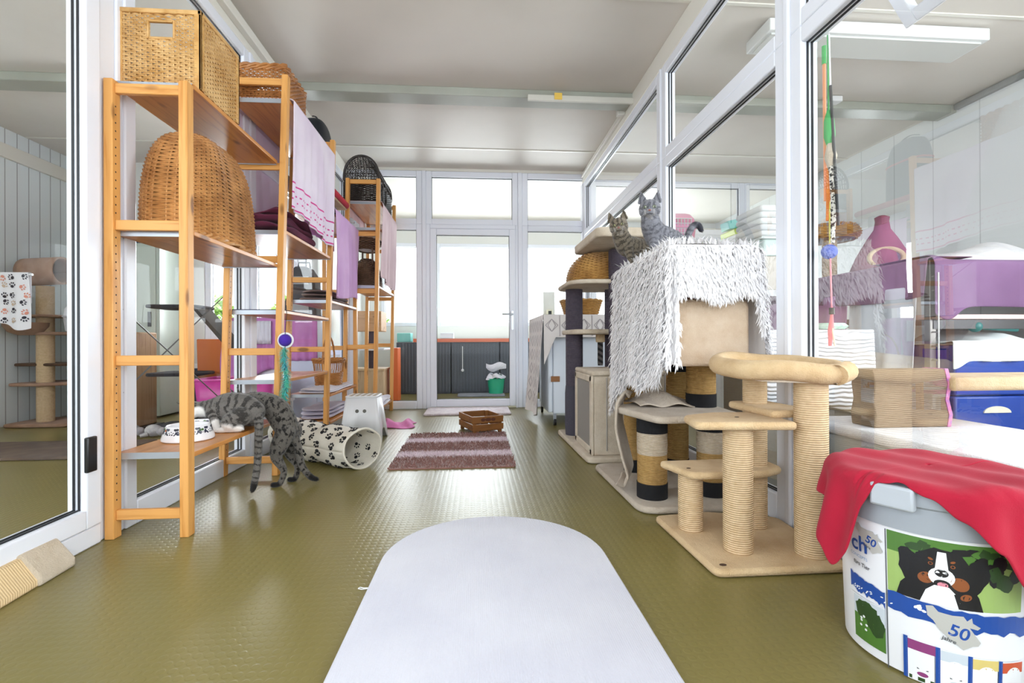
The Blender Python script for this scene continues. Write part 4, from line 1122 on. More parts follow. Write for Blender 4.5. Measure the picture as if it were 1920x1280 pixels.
def cover():
    n = NT('patterned_cotton'); tc = n.n('TexCoord').outputs['UV']
    n.set(col=rgb('#e3ddda'), rough=.9); n.bump(n.noise(n.obj(), 300, 2), .3, .001)
    M_line = mat('grey_pattern_line', '#a9a2a4', .9)
    x0, x1, y0, y1, zt = .60, 1.235, 4.22, 5.33, 1.0
    def left(a, b):          # a along y (m), b down (m)
        y = y0+a; q = b/.95; return Vector((x0-.05*q-.03*sin(a*9+1)*q+.012*sin(a*23)*q, y-.02*q, zt-b)), Vector((-1, 0, .1))
    def front(a, b):
        x = x0+a; q = b/.95; return Vector((x, y0-.015-.03*q*sin(a*16+.6)-.02*q, zt-b)), Vector((0, -1, .1))
    def top(a, b): return Vector((x0+a, y0+b, zt+.002)), Vector((0, 0, 1))
    mb = MB(o)
    mb.grid(lambda u, v: top(u*(x1-x0), v*(y1-y0))[0], 10, 14)
    mb.grid(lambda u, v: left(u*(y1-y0), v*(.93-.25*max(0, .25-u)))[0], 40, 20)
    mb.grid(lambda u, v: front(u*(x1-x0), v*(.20+.24*max(0, 1-u/.16)))[0], 24, 10)
    mb.k = 1
    def line(sf, pts, w=.006):
        for i in range(len(pts)-1):
            a, b = Vector(pts[i]), Vector(pts[i+1]); d = (b-a); d.normalize(); s = Vector((-d.y, d.x))*w*.5
            mb.poly([sf(*(q))[0]+sf(*(q))[1]*.004 for q in ((a+s), (a-s), (b-s), (b+s))])
    for sf, wa, hb in ((left, y1-y0, .86), (front, x1-x0, .19)):
        a = .07
        while a < wa-.05:
            b = .04
            while b < hb-.06:
                for k in (.055, .034): line(sf, [(a, b), (a+k, b+.055), (a, b+.11), (a-k, b+.055), (a, b)])
                b += .135
            line(sf, [(a+.072, .01), (a+.072, hb)]); a += .144
    mb.build('patterned_cloth', [n.m, M_line], T, smooth=180)
cover()
loc = (.98, 4.42, 1.004)
t = thing('seagrass_basket', 'low seagrass basket on the cloth-covered trolley', 'basket', loc)
bw = lambda tt, a: (Vector((loc[0]+(.15+.04*tt)*cos(2*pi*a), loc[1]+(.15+.04*tt)*sin(2*pi*a), loc[2]+.13*tt)), Vector((cos(2*pi*a), sin(2*pi*a), 0)))
mb = MB(loc); weave(mb, bw, 12, 30, .006, .005); rim_of(mb, bw, 1, .012, seg=30); mb.build('woven_side', M_seagrass, t)
MB(loc).lathe([(.001, .006), (.15, .006)], loc, 24).build('bottom', M_seagrass, t)

from mathutils.geometry import tessellate_polygon
# ================================================================== FEED BUCKET WITH A RED TOWEL
def bucket():
    C = (1.118, 1.115); o = (C[0], C[1], 0)
    T = thing('feed_bucket', 'white and grey lidded feed bucket with a dog photo label under the red towel', 'bucket', o)
    R0, R1, h = .172, .186, .395
    M_w = mat('bucket_white', '#e8e9ee', .35); M_g = mat('bucket_grey', '#9aa0a8', .4)
    cols = dict(blue='#1d4a9c', green='#4f7a34', dgreen='#2f4a26', lgreen='#9cb86a', black='#15151a', brown='#8a4f2c', white='#eceef2', silver='#b9b8b4', pink='#d98a9a', purple='#8c3f78', orange='#c8583a', yellow='#d8c47a', lblue='#7fa6d0', sky='#c9d2dc', dgrey='#55585e')
    keys = list(cols); mats = [M_w]+[mat('label_'+k, v, .35) for k, v in cols.items()]
    mb = MB(o)
    mb.lathe([(R0-.012, 0), (R0, .006), (R1, h)], o, 72)
    def S2(u, v, lift):           # u = arc position in metres (angle from the camera-facing seam), v = height
        a = radians(200)+u/.180; r = R0+(R1-R0)*v/h+lift
        return Vector((C[0]+r*cos(a), C[1]+r*sin(a), v))
    layer = [0]
    def shape(pts, col, dl=.0006):
        layer[0] += 1; mb.k = keys.index(col)+1; L = .0006+layer[0]*.00003
        tris = [[Vector(pts[i]) for i in tr] for tr in tessellate_polygon([[Vector((x, y, 0)) for x, y in pts]])]
        while tris:
            a, b, c = tris.pop(); e = [(a-b).length, (b-c).length, (c-a).length]; k = e.index(max(e))
            if e[k] < .012:
                mb.add([S2(q.x, q.y, L) for q in (a, b, c)], [(0, 1, 2)]); continue
            if k == 0: m_ = (a+b)/2; tris += [[a, m_, c], [m_, b, c]]
            elif k == 1: m_ = (b+c)/2; tris += [[a, b, m_], [a, m_, c]]
            else: m_ = (c+a)/2; tris += [[a, b, m_], [m_, b, c]]
    def rect(x0, x1, y0, y1, col, nn=10):
        # strips so that it follows the curve
        layer[0] += 1; mb.k = keys.index(col)+1; L = .0006+layer[0]*.00003
        for i in range(nn):
            a, b = x0+(x1-x0)*i/nn, x0+(x1-x0)*(i+1)/nn
            mb.poly([S2(a, y0, L), S2(b, y0, L), S2(b, y1, L), S2(a, y1, L)])
    def ell(cx, cy, rx, ry, col, rot=0, nn=18, jag=0, seed=0):
        rr = random.Random(seed); pts = []
        for i in range(nn):
            t = 2*pi*i/nn; k = 1+jag*(rr.random()-.5); x, y = rx*k*cos(t), ry*k*sin(t)
            pts.append((cx+x*cos(rot)-y*sin(rot), cy+x*sin(rot)+y*cos(rot)))
        shape(pts, col)
    # seam between the two label panels at u = 0; the right panel carries the dog photo
    rect(-.0012, .0012, .0, .325, 'dgrey', 1)
    # dog photo
    x0, x1, y0, y1 = .003, .250, .185, .325
    rect(x0, x1, y0, y1, 'lgreen', 16); rect(x0, x1, y0+.095, y1, 'green', 16)
    for i in range(26):
        rr = random.Random(i); ell(rr.uniform(x0+.015, x1-.02), rr.uniform(y1-.04, y1-.014), rr.uniform(.008, .02), rr.uniform(.006, .012), rr.choice(('dgreen', 'green', 'black')), 0, 10, .3, i)
    for i in range(10): rr = random.Random(40+i); ell(x1-.06+rr.uniform(-.03, .05), y1-.05+rr.uniform(-.03, .02), .014, .018, rr.choice(('black', 'dgreen')), 0, 10, .3, i)
    dx, dy = .098, .252
    shape([(dx-.078, y0), (dx-.07, .215), (dx-.055, .235), (dx+.05, .235), (dx+.062, .215), (dx+.07, y0)], 'black')      # shoulders
    ell(dx-.052, dy+.005, .020, .042, 'black', .25, 20, .25, 1); ell(dx+.056, dy+.005, .021, .044, 'black', -.3, 20, .25, 2)  # ears
    ell(dx, dy+.018, .046, .040, 'black', 0, 24, .12, 3)                                                            # head
    ell(dx-.026, dy-.012, .014, .012, 'brown', .5); ell(dx+.030, dy-.014, .016, .014, 'brown', -.5)                     # cheeks
    shape([(dx-.007, dy+.05), (dx+.007, dy+.05), (dx+.011, dy+.012), (dx-.011, dy+.012)], 'white')                      # blaze
    ell(dx, dy-.004, .022, .020, 'white'); ell(dx, dy+.004, .0115, .0085, 'black')                                      # muzzle, nose
    ell(dx+.001, dy-.019, .014, .009, 'black'); ell(dx+.002, dy-.021, .009, .006, 'pink')                               # mouth, tongue
    for s in (-1, 1):
        ell(dx+s*.018, dy+.022, .0042, .0036, 'brown'); ell(dx+s*.018, dy+.022, .0024, .0024, 'black'); ell(dx+s*.018, dy+.032, .0045, .0025, 'brown', s*.4)
    shape([(dx-.036, y0), (dx-.026, .214), (dx-.012, .228), (dx+.012, .228), (dx+.026, .212), (dx+.034, y0)], 'white')  # chest
    shape([(dx+.028, y0), (dx+.02, .215), (dx+.04, .222), (dx+.052, .205), (dx+.052, y0)], 'black')
    ell(dx+.04, .212, .010, .007, 'brown', .4)
    # blue brush band, both panels
    def band(xa, xb, ya, yb, col, seed, k=.006):
        rr = random.Random(seed); N = 22
        up = [(xa+(xb-xa)*i/N, yb+rr.uniform(-k, k)*.4-.006*i/N*2) for i in range(N+1)]; lo = [(xa+(xb-xa)*i/N, ya+rr.uniform(-k, k)-.006*i/N*2) for i in range(N+1)]
        layer[0] += 1; mb.k = keys.index(col)+1; L = .0006+layer[0]*.00003
        for i in range(N): mb.poly([S2(*lo[i], L), S2(*lo[i+1], L), S2(*up[i+1], L), S2(*up[i], L)])
    band(.003, .285, .147, .186, 'blue', 1); band(-.098, -.003, .150, .186, 'blue', 2)
    for i in range(7): rr = random.Random(60+i); ell(.062+rr.uniform(-.008, .008), .168+rr.uniform(-.008, .010), .0045, .003, 'white', rr.random()*3, 8)
    for i in range(14): rr = random.Random(80+i); ell(rr.uniform(-.09, .02), .151+rr.uniform(0, .01), .0035, .0014, 'white', rr.random(), 7)
    # silver plaques (animal-outlined labels) with the number
    def plaque(cx, cy, s, rot):
        P_ = [(-.62, .28), (-.5, .36), (-.36, .27), (-.1, .33), (.1, .42), (.2, .34), (.26, .46), (.32, .34), (.5, .30), (.46, .22), (.3, .20), (.62, -.06), (.6, -.16), (.5, -.22), (.36, -.40), (.28, -.36), (-.2, -.16), (-.38, .0), (-.52, .06), (-.56, .16)]
        shape([(cx+s*(x*cos(rot)-y*sin(rot)), cy+s*(x*sin(rot)+y*cos(rot))) for x, y in P_], 'silver')
    plaque(-.040, .285, .062, -.35); plaque(.115, .140, .085, -.30)
    # left panel picture: meadow with a tree
    rect(-.086, -.003, .03, .134, 'sky', 6); rect(-.086, -.003, .03, .09, 'green', 6)
    ell(-.050, .107, .034, .024, 'dgreen', 0, 20, .3, 7); ell(-.025, .085, .022, .028, 'dgreen', 0, 16, .3, 9)
    for i in range(6): rr = random.Random(i); ell(-.060+rr.uniform(-.008, .012), .060+i*.006, .0035, .003, 'white')
    # product bags along the foot
    for k, (cx, c2) in enumerate(((.062, 'purple'), (.118, 'sky'), (.172, 'yellow'), (.228, 'orange'))):
        rect(cx-.024, cx+.024, .002, .094-.004*k, 'white', 4); rect(cx-.030, cx-.022, .002, .096-.004*k, 'blue', 1); rect(cx-.022, cx+.026, .070-.004*k, .092-.004*k, c2, 4)
        ell(cx+.004, .050, .018, .020, 'white'); rect(cx-.006, cx+.014, .030, .033, 'dgrey', 1); ell(cx+.004, .02, .010, .005, c2)
        rect(cx-.020, cx+.024, .004, .012, 'dgreen', 2)
    # panel edge lines
    rect(-.098, -.003, .134, .136, 'white', 6)
    body = mb.build('body', mats, T, smooth=50)
    # lettering as curved text meshes
    def text(s, u, v, size, col, rot=0, bold=True):
        cu = bpy.data.curves.new('txt', 'FONT'); cu.body = s; cu.size = size; cu.align_x = 'LEFT'; cu.offset = size*.018 if bold else 0
        ob = bpy.data.objects.new('txt', cu); COL.objects.link(ob)
        dg = bpy.context.evaluated_depsgraph_get(); me = bpy.data.meshes.new_from_object(ob.evaluated_get(dg))
        bpy.data.objects.remove(ob)
        m2 = MB(o)
        vs = []
        for q in me.vertices:
            x, y = q.co.x, q.co.y; vs.append(S2(u+x*cos(rot)-y*sin(rot), v+x*sin(rot)+y*cos(rot), .0032))
        m2.add(vs, [tuple(p.vertices) for p in me.polygons]); bpy.data.meshes.remove(me)
        m2.build('lettering', mats[keys.index(col)+1], body, smooth=0)
    text('ch', -.088, .248, .052, 'blue'); text('50', -.046, .279, .026, 'blue', -.35); text('jahre', -.050, .268, .009, 'dgrey', -.35)
    rect_ = None
    text('CONCEPTS', -.092, .232, .010, 'lblue', -.06, False); text('fürs Tier', -.082, .212, .013, 'dgrey', -.06)
    text('50', .107, .128, .036, 'blue', -.25); text('jahre', .098, .114, .012, 'dgrey', -.25)
    for cx in (.062, .118, .172, .228): text('bosch', cx-.012, .052, .009, 'blue')
    # lid and clips
    mb = MB(o); mb.lathe([(R1+.004, h-.062), (R1+.006, h-.005), (R1+.012, h), (R1+.014, h+.02), (R1+.010, h+.034), (R1-.012, h+.046), (R1-.03, h+.046), (.001, h+.04)], o, 72); mb.build('lid', M_g, T, smooth=35)
    for ang in (207, 27, 117, 297):
        a = radians(ang); e = Vector((cos(a), sin(a), 0)); s = Vector((-sin(a), cos(a), 0)); M = Matrix((s, e, Vector((0, 0, 1)))).transposed()
        mb = MB(o); cc = Vector((C[0], C[1], 0))+e*(R1+.018)
        mb.prism([cc+s*x*k+e*d_+Vector((0, 0, z)) for x, k, d_, z in ((-.042, 1, -.012, h-.012), (.042, 1, -.012, h-.012), (.042, 1, -.012, h+.040), (-.042, 1, -.012, h+.040))], e*.022)
        mb.build('lid_clip', mat('pale_grey_clip', '#b4bac2', .35), T, bev=.006)
    # red towel
    loc = (C[0], C[1], h+.05)
    ED = ((0, .33), (60, .36), (110, .30), (150, .30), (168, .40), (178, .445), (186, .40), (193, .27), (200, .208), (212, .203), (225, .222), (240, .265), (254, .32), (266, .40), (275, .46), (284, .42), (300, .36), (330, .30), (360, .33))
    def edge(d):
        for (a0, r0), (a1, r1) in zip(ED, ED[1:]):
            if a0 <= d <= a1:
                k = (d-a0)/(a1-a0); k = k*k*(3-2*k); return r0+(r1-r0)*k
        return .33
    def f(u, v):
        ang = 2*pi*u; r = .002+v*edge(math.degrees(ang)); Rr = R1+.020
        X, Y = r*cos(ang), r*sin(ang)
        if r <= Rr: z = h+.054+.004*sin(X*50+Y*18)+.005*nz((X*12, Y*12, 0), 1, 4)-.03*max(0, r/Rr-.88)**2*20; k = r
        else:
            d = r-Rr; wv = .010*sin(ang*13+1.5)*min(1, d/.07)
            k = Rr+.008+.20*d*(1-math.exp(-d*9))+wv; z = h+.044-d*.96
        return Vector((C[0]+k*cos(ang), C[1]+k*sin(ang), max(.08, z)))
    ob = cloth('red_towel', f, 150, 34, towel_mat('coral_red_towel', '#b3263c', '#a41d34', 4), None, loc, .006)
    tag(ob, 'coral red towel draped over the feed bucket lid', 'towel')
bucket()
# ================================================================== RIGHT SIDE ROOM, BEHIND THE GLASS
def draped(name, label, fn, nu, nv, m, loc, cat, th=.006, group=None):
    return tag(cloth(name, fn, nu, nv, m, None, loc, th), label, cat, group)
# fleece bench
o = (1.6, 1.5, 0)
T = thing('fleece_bench', 'low grey bench with a white fleece top just behind the right glass', 'bench', o)
MB(o).box(1.40, 1.98, .75, 1.98, 0, .40).build('bench_body', fabric('grey_felt_bench', '#b6bbb9', '#a6abaa'), T, bev=.02)
MB(o).box(1.385, 1.995, .735, 1.995, .395, .435).build('fleece_top', M_plush_white, T, bev=.018, seg=3)
# corrugated scratch block
o = (1.63, 1.74, .436)
T = thing('scratch_block', 'brown corrugated scratch block standing on the fleece bench', 'scratcher', o)
n = NT('brown_corrugated_card'); v = n.obj(); sp = n.n('SeparateXYZ', {'Vector': v}).outputs
w = n.math('SINE', n.math('ADD', n.math('MULTIPLY', sp[2], 900.), n.math('MULTIPLY', n.noise(v, 12, 2), 14.)))
n.set(col=n.mix(n.math('MULTIPLY', n.math('ADD', w, 1.), .5), rgb('#6b5846'), rgb('#8d7862')), rough=.9); n.bump(w, .5, .002)
P = [(-.055, 0), (-.062, .045), (-.048, .10), (-.058, .16), (-.045, .215), (.045, .215), (.058, .16), (.048, .10), (.062, .045), (.055, 0)]
MB(o).prism([(1.475, 1.74+y, .436+z) for y, z in P], (.29, 0, 0)).build('card_block', n.m, T, bev=.004)
MB(o).prism([(1.765, 1.74+y*1.02, .436+z*1.01) for y, z in P], (.014, 0, 0)).build('printed_end', mat('purple_print', '#a06ab0', .7, col2='#d67a9a', vs=60), T)
o = (2.0, 1.86, .436)
o = (1.88, 1.9, .436)
T = thing('cat_toy', 'purple and pink patterned toy arch beside the scratch block', 'cat toy', o)
mp = mat('purple_pink_pattern', '#9a70b8', .8, col2='#d86a8c', vs=50)
MB(o).prism([(x, 1.88, .436+z) for x, z in ((1.83, 0), (1.84, .10), (1.86, .115), (1.95, .115), (1.965, .10), (1.975, 0), (1.955, 0), (1.945, .075), (1.87, .075), (1.855, 0))], (0, .05, 0)).build('arch', mp, T, bev=.004)
# plank of another cat tree
o = (2.0, 1.75, 0)
T = thing('cat_tree', 'beige plush cat tree plank behind the glass above the bucket', 'cat tree', o)
MB(o).box(1.77, 2.5, 1.66, 1.92, .57, .622).build('platform', M_plush_beige, T, bev=.018, seg=3)
post(T, o, 2.32, 1.80, .03, .57, .05, M_sisal)
MB(o).box(2.05, 2.6, 1.55, 2.05, 0, .03).build('base', M_plush_beige, T, bev=.01)
# box under a ribbed white cloth
o = (1.72, 2.5, 0)
T = thing('cloth_covered_box', 'box covered with a rippled white cloth behind the small cat tree', 'box', o)
MB(o).box(1.44, 1.98, 2.31, 2.72, 0, .80).build('box', fabric('grey_box', '#9b9790'), T, bev=.01)
n = NT('rippled_white_cotton'); v = n.obj(); z = n.n('SeparateXYZ', {'Vector': v}).outputs[2]
w = n.math('SINE', n.math('ADD', n.math('MULTIPLY', z, 300.), n.math('MULTIPLY', n.noise(v, 7, 2), 16.)))
n.set(col=rgb('#eff0f4'), rough=.85); n.bump(w, .8, .006)
mb = MB(o)
mb.grid(lambda u, v: Vector((1.425+.575*u, 2.29+.45*v, .812)), 8, 8)
mb.grid(lambda u, v: Vector((1.425+.575*u+.02*v*(u-.3), 2.29-.012*v-.006*sin(u*18)*v, .812-v*(.40+.02*sin(u*9)))), 30, 10)
mb.grid(lambda u, v: Vector((2.0+.02*v, 2.29+.45*u, .812-v*(.42+.03*sin(u*9)))), 14, 8)
mb.build('white_cover', n.m, T, smooth=180, solid=.006)
o = (1.86, 2.40, .818)
T = tag(MB(o).lathe([(.001, 0), (.07, .002), (.09, .018), (.07, .034), (.001, .036)], o, 24, 1, .6).build('cushion', fabric('mint_pattern', '#c9dccf', '#9dbfae', vs=40), None), 'small mint patterned cushion on the rippled white cloth', 'cushion')
# rack of cages with cloths
o = (3.4, 3.6, 0)
T = thing('cage_rack', 'metal cage rack draped with a purple blanket against the right wall', 'cage rack', o)
M_dull = mat('dull_steel', '#8a8580', .4, metal=.7)
for x in (2.80, 3.96):
    for y in (2.78, 4.55): MB(o).box(x-.02, x+.02, y-.02, y+.02, 0, 1.25).build('upright', M_dull, T, bev=.003)
for z, m_, nm in ((1.24, M_white_plastic, 'top_panel'), (.92, mat('pink_tray', '#ecd0cb', .5), 'tray'), (.12, M_dull, 'floor_tray')): MB(o).box(2.80, 3.97, 2.775, 4.56, z-.03, z).build(nm, m_, T, bev=.004)
MB(o).box(2.80, 3.97, 2.755, 2.775, .83, .885).build('rail', mat('dark_steel_rail', '#4c4a4b', .4, metal=.5), T)
mb = MB(o)
for z in [.30+.085*i for i in range(11)]: mb.tube([(2.795, 2.80, z), (2.795, 2.72, z)], .005, 6)
for y in (2.80, 2.72): mb.tube([(2.795, y, .28), (2.795, y, 1.17)], .006, 6)
mb.build('cage_door', mat('zinc_wire', '#b8b6b3', .35, metal=.8), T)
M_purple = towel_mat('purple_fleece', '#846488', '#77587b', 3)
def pf(u, v):
    if v < .35:
        q = v/.35; return Vector((2.78+1.22*u, 2.75+.45*(1-q), 1.258+.03*math.exp(-((u-.02)/.05)**2)))
    q = (v-.35)/.65
    return Vector((2.775+1.225*u, 2.735-.02*sin(u*14)*q-.01, 1.255-q*(.31+.045*math.exp(-((u-.06)/.06)**2)*1.6-.02*sin(u*5))))
draped('purple_blanket', 'purple fleece blanket hanging over the front of the cage rack', pf, 50, 26, M_purple, (3.4, 2.75, 1.2), 'blanket')
def ps(u, v):
    y = 2.74+1.75*u
    if v < .3:
        q = v/.3; return Vector((2.76+.3*(1-q), y, 1.272-.01*u))
    q = (v-.3)/.7
    return Vector((2.75-.03*q+.02*sin(u*16)*q, y, 1.268-q*(.17+.07*(1-u)+.06*sin(u*4)*(1-u))))
draped('purple_blanket', 'mauve blanket hanging over the left side of the cage rack', ps, 50, 22, towel_mat('mauve_blanket_side', '#95748f', '#84627c', 3), (2.75, 3.6, 1.2), 'blanket')
M_curt_w = towel_mat('white_sheet', '#e6eaf2', '#d8dee8', 2); M_curt_p = towel_mat('pink_curtain', '#c792c4', '#b77cb0', 3)
draped('hanging_sheet', 'white sheet hanging on the side of the cage rack', lambda u, v: Vector((2.735-.05*v+.035*sin(u*15)*(.3+v), 2.80+.55*u, 1.10-.80*v)), 40, 16, M_curt_w, (2.73, 3.1, .8), 'sheet')
draped('pink_curtain', 'pink curtain hanging on the rack side beyond the white sheet', lambda u, v: Vector((2.735-.04*v+.03*sin(u*34)*(.3+v), 3.36+1.2*u, 1.10-.75*v)), 60, 14, M_curt_p, (2.73, 3.9, .8), 'curtain')
M_blue = mat('royal_blue_plastic', '#21429a', .35)
def blue_crate(x0, x1, z0, z1, label):
    o = ((x0+x1)/2, 2.95, z0); t = thing('storage_crate', label, 'crate', o)
    MB(o).box(x0, x1, 2.70, 3.25, z0, z1).build('crate_body', M_blue, t, bev=.012)
    cx = (x0+x1)/2
    MB(o).prism([(cx+.09*cos(q), 2.701, z1-.10+.04*sin(q)) for q in [pi*i/12 for i in range(13)]], (0, -.008, 0)).build('handle', mat('cream_handle', '#d9d2c2', .5), t)
blue_crate(2.88, 3.42, .125, .42, 'lower royal blue crate inside the cage rack'); blue_crate(2.88, 3.42, .425, .73, 'upper royal blue crate with a white towel on it, inside the cage rack')
def wt(u, v):
    if v < .4: q = v/.4; return Vector((2.86+.6*u, 3.15-.44*q, .742+.09*math.exp(-((u-.65)/.3)**2)*(1-.5*q)+.008*sin(u*20)))
    q = (v-.4)/.6; return Vector((2.855+.61*u+.02*sin(u*9)*q, 2.69-.012*sin(u*22)*q, .742+.02*(1-q)-q*(.11+.05*math.exp(-(u/.08)**2))))
draped('white_towel', 'white towel draped over the upper royal blue crate', wt, 40, 22, towel_mat('white_terry', '#e3e6e6', '#d2d6d8'), (3.1, 2.9, .74), 'towel')
o = (3.2, 2.80, .82)
MBr = MB(o).tube([(3.10, 2.78, .845), (3.38, 2.78, .825)], .016, 10); MBr.sphere((3.10, 2.78, .845), .036, 10)
tag(MBr.build('teal_brush', mat('dark_teal_plastic', '#2f6c6a', .4), None), 'dark teal brush lying on the white towel over the blue crate', 'brush')
def wb(u, v): return Vector((2.98+.95*u, 2.86+.5*v, 1.262+.10*sin(pi*u)**.6*sin(pi*v)**.7+.07*math.exp(-((u-.62)/.16)**2)*sin(pi*v)+.010*sin(u*25+v*9)))
draped('white_blanket', 'rumpled white blanket heaped on top of the cage rack', wb, 44, 26, M_plush_white, (3.4, 3.1, 1.27), 'blanket', .012)
# purple cave tent
o = (3.06, 3.42, 1.255)
T = thing('cat_tent', 'dusty purple cat cave tent with a furry opening on top of the rack', 'cat cave', o)
M_tent = fabric('dusty_purple_felt', '#94536a', '#84465c')
prof = [(.20, 0), (.215, .03), (.17, .14), (.10, .27), (.055, .34), (.045, .40), (.05, .43), (.02, .445), (.001, .446)]
MB(o).lathe(prof, o, 28, 1.0, .9).build('tent_shell', M_tent, T, smooth=80)
c = Vector((2.98, 3.295, 1.36)); nd = Vector((-.5, -.80, .33)).normalized(); r_ = nd.cross(Vector((0, 0, 1))).normalized(); u_ = r_.cross(nd)
MB(o).tube([c+(r_*cos(q)*.10+u_*sin(q)*.075) for q in [2*pi*i/28 for i in range(28)]], .017, 10, closed=True).build('fur_rim', M_plush_beige, T)
MB(o).poly([c+nd*.004+(r_*cos(q)*.095+u_*sin(q)*.07) for q in [2*pi*i/28 for i in range(28)]]).build('opening', mat('grey_fur_inside', '#5b5060', .95, col2='#83788a', vs=30), T)
# woven bed on a post
o = (3.05, 3.95, 1.25)
T = thing('cat_tree', 'woven cat bed with grey fur on a beige post on top of the rack', 'cat tree', o)
MB(o).box(2.86, 3.24, 3.76, 4.14, 1.255, 1.28).build('base', M_plush_beige, T, bev=.008)
post(T, o, 3.05, 3.95, 1.28, 1.62, .055, M_sisal)
bw = lambda tt, a: (Vector((3.05+(.19+.035*sin(pi*tt))*cos(2*pi*a), 3.95+(.19+.035*sin(pi*tt))*sin(2*pi*a), 1.62+.11*tt)), Vector((cos(2*pi*a), sin(2*pi*a), 0)))
mb = MB(o); weave(mb, bw, 10, 34, .0062, .005); rim_of(mb, bw, 1, .012, seg=30); mb.build('woven_bowl', M_seagrass, T)
mb = MB(o); mb.lathe([(.001, 1.625), (.18, 1.625), (.19, 1.69), (.12, 1.72), (.001, 1.715)], (3.05, 3.95, 0), 28)
rn = random.Random(3)
for i in range(700):
    a = rn.uniform(0, 6.283); r = rn.uniform(.1, .215); b = Vector((3.05+r*cos(a), 3.95+r*sin(a), 1.71)); e = b+Vector((cos(a)*rn.uniform(0, .04), sin(a)*rn.uniform(0, .04), rn.uniform(.015, .045))); s_ = Vector((-sin(a), cos(a), 0))*.004
    mb.add([b+s_, b-s_, e], [(0, 1, 2)])
mb.build('fur_cushion', mat('grey_fur', '#aaa6b0', .95, col2='#8e8a98', vs=30), T)
# white shelf with bins, beyond
o = (2.45, 3.85, 0)
T = thing('white_shelf_unit', 'white shelf unit behind the glass with a beige box and folded sheets', 'shelving', o)
for z in (.50, 1.16): MB(o).box(2.20, 2.68, 3.62, 4.05, z-.05, z).build('shelf', M_white_plastic, T, bev=.004)
for x in (2.20, 2.66):
    for y in (3.63, 4.03): MB(o).box(x, x+.025, y-.012, y+.012, 0, 1.16).build('leg', M_white_plastic, T, bev=.003)
tag(MB((2.42, 3.84, 1.162)).box(2.24, 2.62, 3.65, 4.02, 1.162, 1.43).build('storage_box', fabric('beige_linen', '#d9d2c6', '#cbc3b6'), None, bev=.012), 'beige fabric box on the white shelf unit', 'box')
o = (2.42, 3.84, 1.435)
T = thing('plastic_bin', 'pale green translucent bin with a lid above the beige box', 'bin', o)
MB(o).prism([(x, y, 1.435) for x, y in rrect(2.27, 2.60, 3.66, 4.0, .03)], (0, 0, .13)).build('bin_body', mat('pale_green_plastic', '#cfe0da', .35), T, bev=.008)
MB(o).prism([(x, y, 1.565) for x, y in rrect(2.25, 2.62, 3.64, 4.02, .03)], (0, 0, .02)).build('lid', mat('white_green_lid', '#e8efec', .35), T, bev=.006)
for k in range(5):
    zz = 1.588+.05*k
    MBf = MB((2.42, 3.83, zz)); MBf.prism([(x, y, zz) for x, y in rrect(2.24, 2.62, 3.64, 4.02, .03)], (0, 0, .047))
    tag(MBf.build('folded_sheet', fabric('white_linen', '#eceeee', '#dfe3e4'), None, bev=.018, seg=3), 'white folded sheet on the pale green bin, %s from the top of its stack' % ('fifth', 'fourth', 'third', 'second', 'first')[k] if k < 4 else 'topmost white folded sheet of the stack on the pale green bin', 'sheet', 'folded white sheets')
